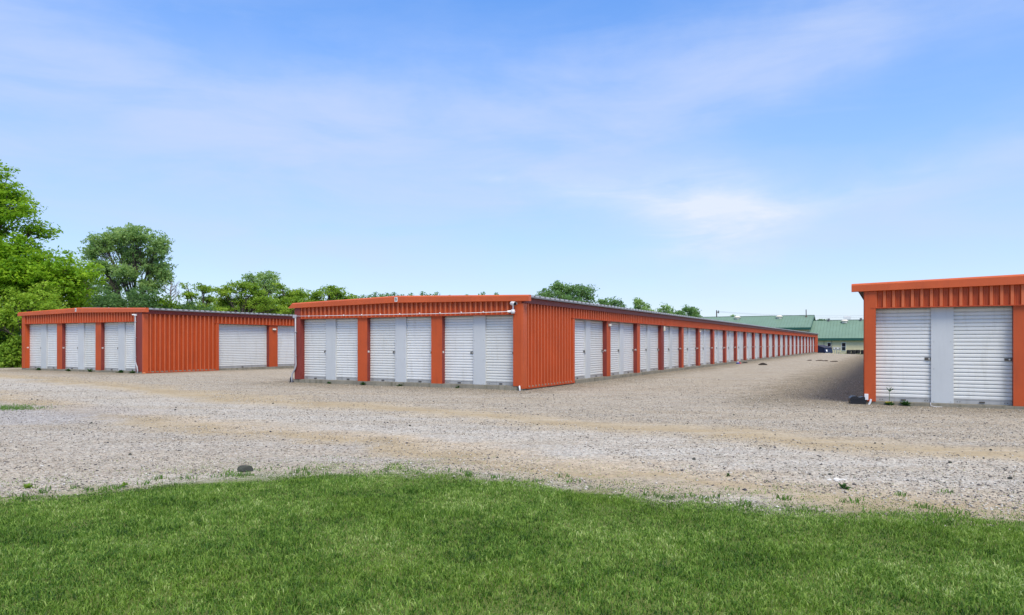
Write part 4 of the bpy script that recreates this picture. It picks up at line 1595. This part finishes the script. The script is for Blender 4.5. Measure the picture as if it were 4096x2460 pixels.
# grass in front of the cream wall
n = 16000
ux = g.uniform(-3, 14, n)
tx_ = G0 - 1.0 - 9 * g.random(n) ** 1.3
wx = B_ORG[0] + AX_R[0] * ux + AX_T[0] * tx_
wy = B_ORG[1] + AX_R[1] * ux + AX_T[1] * tx_
V, Fq = blades(wx, wy, ground_z(wx, wy), .08 + .12 * g.random(n), np.full(n, .05), g, .7)
stuff_obj('far_grass', np_mesh('far_grass', V, Fq, 3, M['leaf_weed']), 'strip of grass before the cream wall')
# rough grass under the trees at the far left
n = 30000
wx = g.uniform(-48, -23, n)
wy = g.uniform(34, 60, n)
kp = (wy - 34) > (wx + 27.5) * .9 + 2.0 * vnoise(wx, wy, .5, 3)
kp &= ~inside_building(wx, wy)
wx, wy = wx[kp], wy[kp]
V, Fq = blades(wx, wy, ground_z(wx, wy), .12 + .22 * g.random(len(wx)), np.full(len(wx), .05), g, .6)
stuff_obj('rough_grass', np_mesh('rough_grass', V, Fq, 3, M['leaf_mid']), 'rough grass under the big tree at the left')


# ------------------------------------------------------------------ small things on the ground
def rock_mesh(name, rx, ry, rz, seed, mat, sub=3):
    import bmesh
    bm = bmesh.new()
    bmesh.ops.create_icosphere(bm, subdivisions=sub, radius=1)
    g_ = np.random.default_rng(seed)
    ax = g_.normal(size=(9, 3))
    ax /= np.linalg.norm(ax, axis=1)[:, None]
    cut = .62 + .3 * g_.random(9)
    for v in bm.verts:
        c = np.array(v.co)
        for a_, k_ in zip(ax, cut):
            d_ = c @ a_
            if d_ > k_:
                c = c - a_ * (d_ - k_)
        c = c * (1 + .05 * math.sin(c[0] * 9 + seed) * math.cos(c[1] * 8))
        v.co = (c[0] * rx, c[1] * ry, max(c[2], -.35) * rz)
    me = bpy.data.meshes.new(name)
    bm.to_mesh(me)
    bm.free()
    me.materials.append(mat)
    return me


def ground_px(px, py):
    k = (CAMZ + .122) / ((py - Y0) / F)
    return at(px, k), k


x, y = ground_px(980, 1886)
tag(link('rock', rock_mesh('rock', .085, .075, .062, 4, M['rock']), None, (x, y, float(near_z(np.array([x]), np.array([y]))[0]) + .014), (0, 0, .4)), 'dark fist sized rock at the edge of the lawn', 'rock')
x, y = ground_px(3350, 1922)
t = thing('chalk_patch', 'broken white chalky stone lying on the gravel at the right', 'stone', (x, y, gz(x, y)))
for k, (dx, dy, s_) in enumerate(((0, 0, 1), (.07, .02, .6), (-.075, .01, .55), (.02, .07, .5), (-.03, -.05, .45))):
    link('stone_piece', rock_mesh('stone_piece', .05 * s_, .05 * s_, .018 * s_, 30 + k, M['pale_rock'], 2), t, (dx, dy, .006))
# dark stones one can pick out on the gravel
spots = [(45, 1587), (127, 1601), (150, 1603), (222, 1630), (366, 1693), (700, 1640), (860, 1715), (520, 1818), (1092, 1614), (704, 1630), (2750, 1697), (3042, 1796), (3320, 1903), (3935, 1837), (3800, 1853), (3260, 1801),
         (3350, 1798), (2776, 1839), (3962, 1803), (1990, 1950 - 120), (2150, 1700), (1640, 1705), (3500, 1775), (3530, 1778), (4040, 1915), (2935, 1660)]
rm = [rock_mesh('stone', .032, .028, .024, 50 + k, M['rock'], 1) for k in range(4)]
for k, (px, py) in enumerate(spots):
    x, y = ground_px(px, py)
    o = link('stone', rm[k % 4], None, (x, y, float(near_z(np.array([x]), np.array([y]))[0]) + .006), (0, 0, k * 1.3))
    sc_ = (.5 + .4 * ((k * 37) % 10) / 10) * (1 + max(0, y - 9) * .04)
    o.scale = (sc_,) * 3
    tag(o, 'small dark stone lying loose on the pale gravel yard', 'stone', 'loose dark stones on the gravel')


def weed(label, pos, n, h, size, mat, seed, flower=False, name='weed'):
    t = thing(name, label, 'weed', pos)
    g_ = np.random.default_rng(seed)
    vs, fs = [], []
    for k in range(n):
        a = g_.random() * 6.283
        L = size * (.6 + .6 * g_.random())
        el = g_.uniform(.2, 1.2)
        d = np.array([math.cos(a) * math.cos(el), math.sin(a) * math.cos(el), math.sin(el)])
        s_ = np.array([-math.sin(a), math.cos(a), 0]) * L * .17
        p0 = np.array([g_.normal() * size * .12, g_.normal() * size * .12, h * g_.random() * .5])
        m_ = p0 + d * L * .55
        e_ = p0 + d * L - np.array([0, 0, L * .25])
        o = len(vs)
        vs += [p0, m_ + s_, e_, m_ - s_]
        fs.append((o, o + 1, o + 2, o + 3))
    b = MB()
    b.add(vs, fs)
    b.build('leaf_tuft', M[mat], t)
    if flower:
        st = MB()
        st.tube([(0, 0, 0), (.01, 0, h * .5), (.005, 0, h * .8)], .004, 5)
        for dx, dz in ((-.06, 1.0), (.05, 1.02), (0, 1.05), (.09, .93), (.03, .97)):
            st.tube([(.005, 0, h * .78), (dx, 0, h * dz)], .0025, 4)
        st.build('stem', M['leaf_darkweed'], t)
        f = MB()
        for dx, dz in ((-.06, 1.0), (-.03, 1.03), (0, 1.05), (.05, 1.02), (.02, 1.0)):
            f.tube([(dx, 0, h * dz - .006), (dx, 0, h * dz + .010)], [.014, .036], 8)
        f.build('flower', M['yellow'], t)
    return t


q = local(C, .52, -.10, -.07)
weed('yellow flowered weed before the first white door of the right building', q, 26, .02, .13, 'leaf_darkweed', 3, False)
bpy.data.objects['weed']['label'] = 'flat dark weed rosette at the slab of the right building'
weed('tall yellow flowered weed before the first white door of the right building', local(C, .50, -.06, -.07), 5, .06, .06, 'leaf_darkweed', 5, True)
bpy.data.objects['weed.001'].children[0].name = 'leaf_tuft'
for o in bpy.data.objects['weed.001'].children:
    if o.name.startswith(('stem', 'flower')):
        o.scale = (1, 1, 6.6)
weed('leafy dark green weed growing against the slab of the right building', local(C, .82, -.09, -.07), 60, .10, .12, 'leaf_darkweed', 9)
x, y = ground_px(3372, 1955)
weed('flat broad leaved weed on the sandy edge at the right', (x, y, gz(x, y)), 22, .012, .07, 'leaf_darkweed', 12)
x, y = ground_px(2912, 1908)
weed('small green weed on the sandy edge beyond the lawn', (x, y, gz(x, y)), 14, .012, .055, 'leaf_darkweed', 14)
x, y = ground_px(110, 1955)
weed('bright green leafy weed at the left edge of the lawn', (x, y, gz(x, y)), 28, .04, .06, 'leaf_mid', 17)
x, y = ground_px(500, 1945)
weed('bright green weed tuft in the thin grass left of the dark rock', (x, y, gz(x, y)), 26, .03, .05, 'leaf_mid', 19)
for k, (aa, sz_) in enumerate(((-5.9, .14), (-4.4, .12), (-2.2, .11), (-7.4, .1))):
    weed(('dark moss weed at the slab below the second front column', 'dark weed at the slab between the second and third white doors', 'weed at the slab below the last pair of front doors', 'weed at the slab under the first front doors')[k],
         local(B, aa, -.07, -.125), 34, .04, sz_, 'leaf_darkweed', 70 + k)
for k, (aa, sz_) in enumerate(((-.6, .16), (-1.4, .2), (-3.6, .18), (-5.2, .16), (-7.6, .16))):
    weed(('weed at the foot of the left building beside its drain pipe', 'weed under the right pair of doors of the left building', 'weed at the second column of the left building', 'weed under the middle doors of the left building', 'weed under the left doors of the left building')[k],
         local(A, aa, -.09, -.08), 40, .05, sz_, 'leaf_darkweed', 80 + k)
# cable before the right building
b = MB()
b.tube([local(C, 1.30, -.055, .02), local(C, 1.31, -.075, -.05), local(C, 1.37, -.09, -.065), local(C, 1.52, -.1, -.066)], .006, 5)
tag(b.build('cable', M['pvc'], None), 'thin white cable end hanging over the slab of the right building', 'cable')
# debris in the lane
x, y = ground_px(3050, 1460)
tag(link('debris', rock_mesh('debris', .32, .2, .15, 91, M['dark_debris']), None, (x, y, gz(x, y)), (0, 0, .3)), 'black clump of debris in the middle of the lane', 'debris')
t = thing('rag', 'crumpled red and blue rag by the tenth column of the long door row', 'rag', local(B, .42, 31.3, -.12), -YAW)
link('red_cloth', rock_mesh('red_cloth', .16, .28, .12, 95, M['red_cloth']), t, (0, .2, .02))
link('blue_cloth', rock_mesh('blue_cloth', .13, .22, .10, 96, M['blue_cloth']), t, (.02, -.25, .02))
link('white_cloth', rock_mesh('white_cloth', .09, .14, .13, 98, M['white']), t, (-.03, -.03, .03))
link('debris', rock_mesh('strap', .14, .65, .07, 97, M['dark_debris']), None, local(B, .55, 32.8, -.12), (0, 0, -YAW - .15))
tag(bpy.data.objects['debris.001'], 'long black strap lying beside the red and blue rag', 'debris')
for k, (px, py, L) in enumerate(((3279, 1443, .32), (3303, 1444.5, .25), (3338, 1447, .35), (3240, 1442.5, .25))):
    x, y = ground_px(px, py)
    b = MB()
    b.tube([(-L, 0, .02), (-L * .4, .05, .03), (L * .3, -.04, .04), (L, .1, .02)], [.02, .035, .04, .015], 6)
    tag(b.build('stick', M['stick'], None, (x, y, gz(x, y)), (0, 0, .1 * k)), 'dark broken stick lying on the far gravel of the lane', 'stick', 'sticks in the lane')
tag(link('brick_fragment', rock_mesh('brick_fragment', .09, .06, .045, 99, M['terracotta'], 2), None, local(A, .32, -.18, -.06)), 'orange brick fragment at the corner of the left building', 'brick fragment')

# ------------------------------------------------------------------ sky, sun, camera
SUN_EL, SUN_AZ = 56, 160          # azimuth clockwise from +Y (the view direction)
w = bpy.data.worlds.new('World')
sc.world = w
w.use_nodes = True
nt = w.node_tree
bg = nt.nodes['Background']
sky = N(nt, 'ShaderNodeTexSky')
sky.sky_type = 'NISHITA'
sky.sun_disc = False
sky.sun_elevation = R(SUN_EL)
sky.sun_rotation = R(SUN_AZ)
sky.air_density = 1.0
sky.dust_density = .5
sky.ozone_density = 6.0
hs = N(nt, 'ShaderNodeHueSaturation', i_Hue=.5, i_Saturation=1.34, i_Value=1.12)
nt.links.new(mixc(nt, 1.0, sky.outputs[0], (.97, .985, 1.05), 'MULTIPLY'), hs.inputs['Color'])
tc = N(nt, 'ShaderNodeTexCoord').outputs['Generated']
sp = N(nt, 'ShaderNodeSeparateXYZ')
nt.links.new(tc, sp.inputs[0])
az = mathn(nt, 'ARCTAN2', sp.outputs[0], sp.outputs[1])
el = mathn(nt, 'ARCSINE', sp.outputs[2])
elc = mathn(nt, 'MAXIMUM', el, 0.0)
cmb = N(nt, 'ShaderNodeCombineXYZ')
nt.links.new(az, cmb.inputs[0])
nt.links.new(el, cmb.inputs[1])
ae = cmb.outputs[0]
wq = mathn(nt, 'SUBTRACT', noise(nt, ae, 5, 5, .6), .5)
wr = mathn(nt, 'SUBTRACT', noise(nt, ae, 2.2, 4, .6), .5)


def skyp(px, py):
    x, z = (px - 2048) / F, (Y0 - py) / F
    return math.atan2(x, 1), math.atan2(z, math.hypot(x, 1))


def blob(px, py, sx, sy, ang, amp, wa=.10):
    """soft cloud at a fixed direction; sizes in radians"""
    a0, e0 = skyp(px, py)
    ca, sa = math.cos(ang), math.sin(ang)
    da = mathn(nt, 'SUBTRACT', az, a0)
    de = mathn(nt, 'SUBTRACT', el, e0)
    da = mathn(nt, 'ADD', da, mathn(nt, 'MULTIPLY', wr, wa * 1.4))
    de = mathn(nt, 'ADD', de, mathn(nt, 'MULTIPLY', wq, wa))
    u = mathn(nt, 'ADD', mathn(nt, 'MULTIPLY', da, ca / sx), mathn(nt, 'MULTIPLY', de, sa / sx))
    v = mathn(nt, 'ADD', mathn(nt, 'MULTIPLY', da, -sa / sy), mathn(nt, 'MULTIPLY', de, ca / sy))
    r2 = mathn(nt, 'ADD', mathn(nt, 'MULTIPLY', u, u), mathn(nt, 'MULTIPLY', v, v))
    return mathn(nt, 'MULTIPLY', mathn(nt, 'EXPONENT', mathn(nt, 'MULTIPLY', r2, -1.0)), amp)


blobs = [blob(700, 420, .55, .075, -.18, .46), blob(2500, 330, .42, .05, .12, .44), blob(1500, 520, .50, .075, -.10, .34),
         blob(3600, 780, .42, .035, .22, .32), blob(3000, 300, .42, .035, .35, .22),
         blob(200, 640, .4, .09, -.15, .30), blob(1250, 1000, .28, .035, -.05, .22), blob(3300, 200, .5, .05, .3, .16), blob(3800, 900, .3, .04, .12, .22)]
m_ = blobs[0]
for b_ in blobs[1:]:
    m_ = mathn(nt, 'ADD', m_, b_)
# fine wisps
mpn = N(nt, 'ShaderNodeMapping')
mpn.inputs['Rotation'].default_value = (0, 0, R(-12))
mpn.inputs['Scale'].default_value = (2.2, 9, 1)
nt.links.new(ae, mpn.inputs[0])
wisp = ramp(nt, noise(nt, mpn.outputs[0], 1.6, 7, .6, .4), [(.38, 0.), (.75, 1.)])
f0 = N(nt, 'ShaderNodeMapping')
f0.inputs['Rotation'].default_value = (0, 0, R(-10))
f0.inputs['Scale'].default_value = (3.5, 26, 1)
nt.links.new(ae, f0.inputs[0])
fibre0 = noise(nt, f0.outputs[0], 1.5, 8, .62, .6)
m_ = mathn(nt, 'MULTIPLY', m_, mathn(nt, 'MULTIPLY', mathn(nt, 'MULTIPLY_ADD', wisp, .8, .5), mathn(nt, 'MULTIPLY_ADD', fibre0, .5, .72)))
m_ = mathn(nt, 'ADD', m_, mathn(nt, 'MULTIPLY', wisp, .10))
# veil thickening to the horizon, and an unseen bright cloud added overhead for neutral fill light
veil = mathn(nt, 'EXPONENT', mathn(nt, 'DIVIDE', elc, -.30))
m_ = mathn(nt, 'ADD', m_, mathn(nt, 'MULTIPLY', veil, .92))
over = ramp(nt, el, [(.50, 0.), (.85, 1.)])
over = mathn(nt, 'MULTIPLY', over, ramp(nt, noise(nt, tc, 1.6, 5, .6), [(.2, .6), (.7, 1.)]))
m_ = mathn(nt, 'SUBTRACT', 1.0, mathn(nt, 'EXPONENT', mathn(nt, 'MULTIPLY', m_, -1.55)))
cl_hi = (2.62, 3.22, 4.75, 1)
cl_lo = (3.22, 3.44, 4.0, 1)
cc = mixc(nt, mathn(nt, 'MULTIPLY', veil, 1.0), cl_hi, cl_lo)
fin = mixc(nt, m_, hs.outputs[0], cc)
fib = N(nt, 'ShaderNodeMapping')
fib.inputs['Rotation'].default_value = (0, 0, R(-16))
fib.inputs['Scale'].default_value = (5, 22, 1)
nt.links.new(ae, fib.inputs[0])
fibre = ramp(nt, noise(nt, fib.outputs[0], 1.3, 8, .62, .5), [(.35, .25), (.7, 1.)])
puff = mathn(nt, 'ADD', mathn(nt, 'ADD', blob(2840, 880, .085, .05, -.1, 1.25, .09), blob(2420, 770, .12, .022, -.15, .55, .05)), mathn(nt, 'ADD', blob(1950, 715, .03, .006, 0, .5, .03), blob(3250, 830, .2, .018, .2, .4, .05)))
fin = mixc(nt, mathn(nt, 'MINIMUM', mathn(nt, 'MULTIPLY', puff, fibre), .9), fin, (3.7, 4.0, 4.7, 1))
fin = mixc(nt, mathn(nt, 'MULTIPLY', over, .9), fin, (4.5, 4.3, 4.1, 1))
nt.links.new(fin, bg.inputs[0])
bg.inputs[1].default_value = .105

sl = bpy.data.lights.new('sun', 'SUN')
sl.energy = 1.75
sl.angle = R(26)
sl.color = (1, .92, .78)
so = bpy.data.objects.new('sun', sl)
COL.objects.link(so)
sd = Vector((math.sin(R(SUN_AZ)) * math.cos(R(SUN_EL)), math.cos(R(SUN_AZ)) * math.cos(R(SUN_EL)), math.sin(R(SUN_EL))))
so.rotation_euler = (-sd).to_track_quat('-Z', 'Y').to_euler()
so.location = sd * 60

cd = bpy.data.cameras.new('camera')
cd.sensor_width = 36
cd.sensor_fit = 'HORIZONTAL'
cd.lens = 36 * F / 4096
cd.shift_y = (Y0 - 1230) / 4096
cd.clip_end = 3000
co = bpy.data.objects.new('camera', cd)
COL.objects.link(co)
co.location = (0, 0, CAMZ)
co.rotation_euler = (R(90), 0, 0)
sc.camera = co

sc.view_settings.view_transform = 'Standard'
sc.view_settings.look = 'None'
sc.view_settings.gamma = 1
sc.view_settings.exposure = 1.06
sc.cycles.use_denoising = True
sc.cycles.max_bounces = 8
sc.cycles.transparent_max_bounces = 8
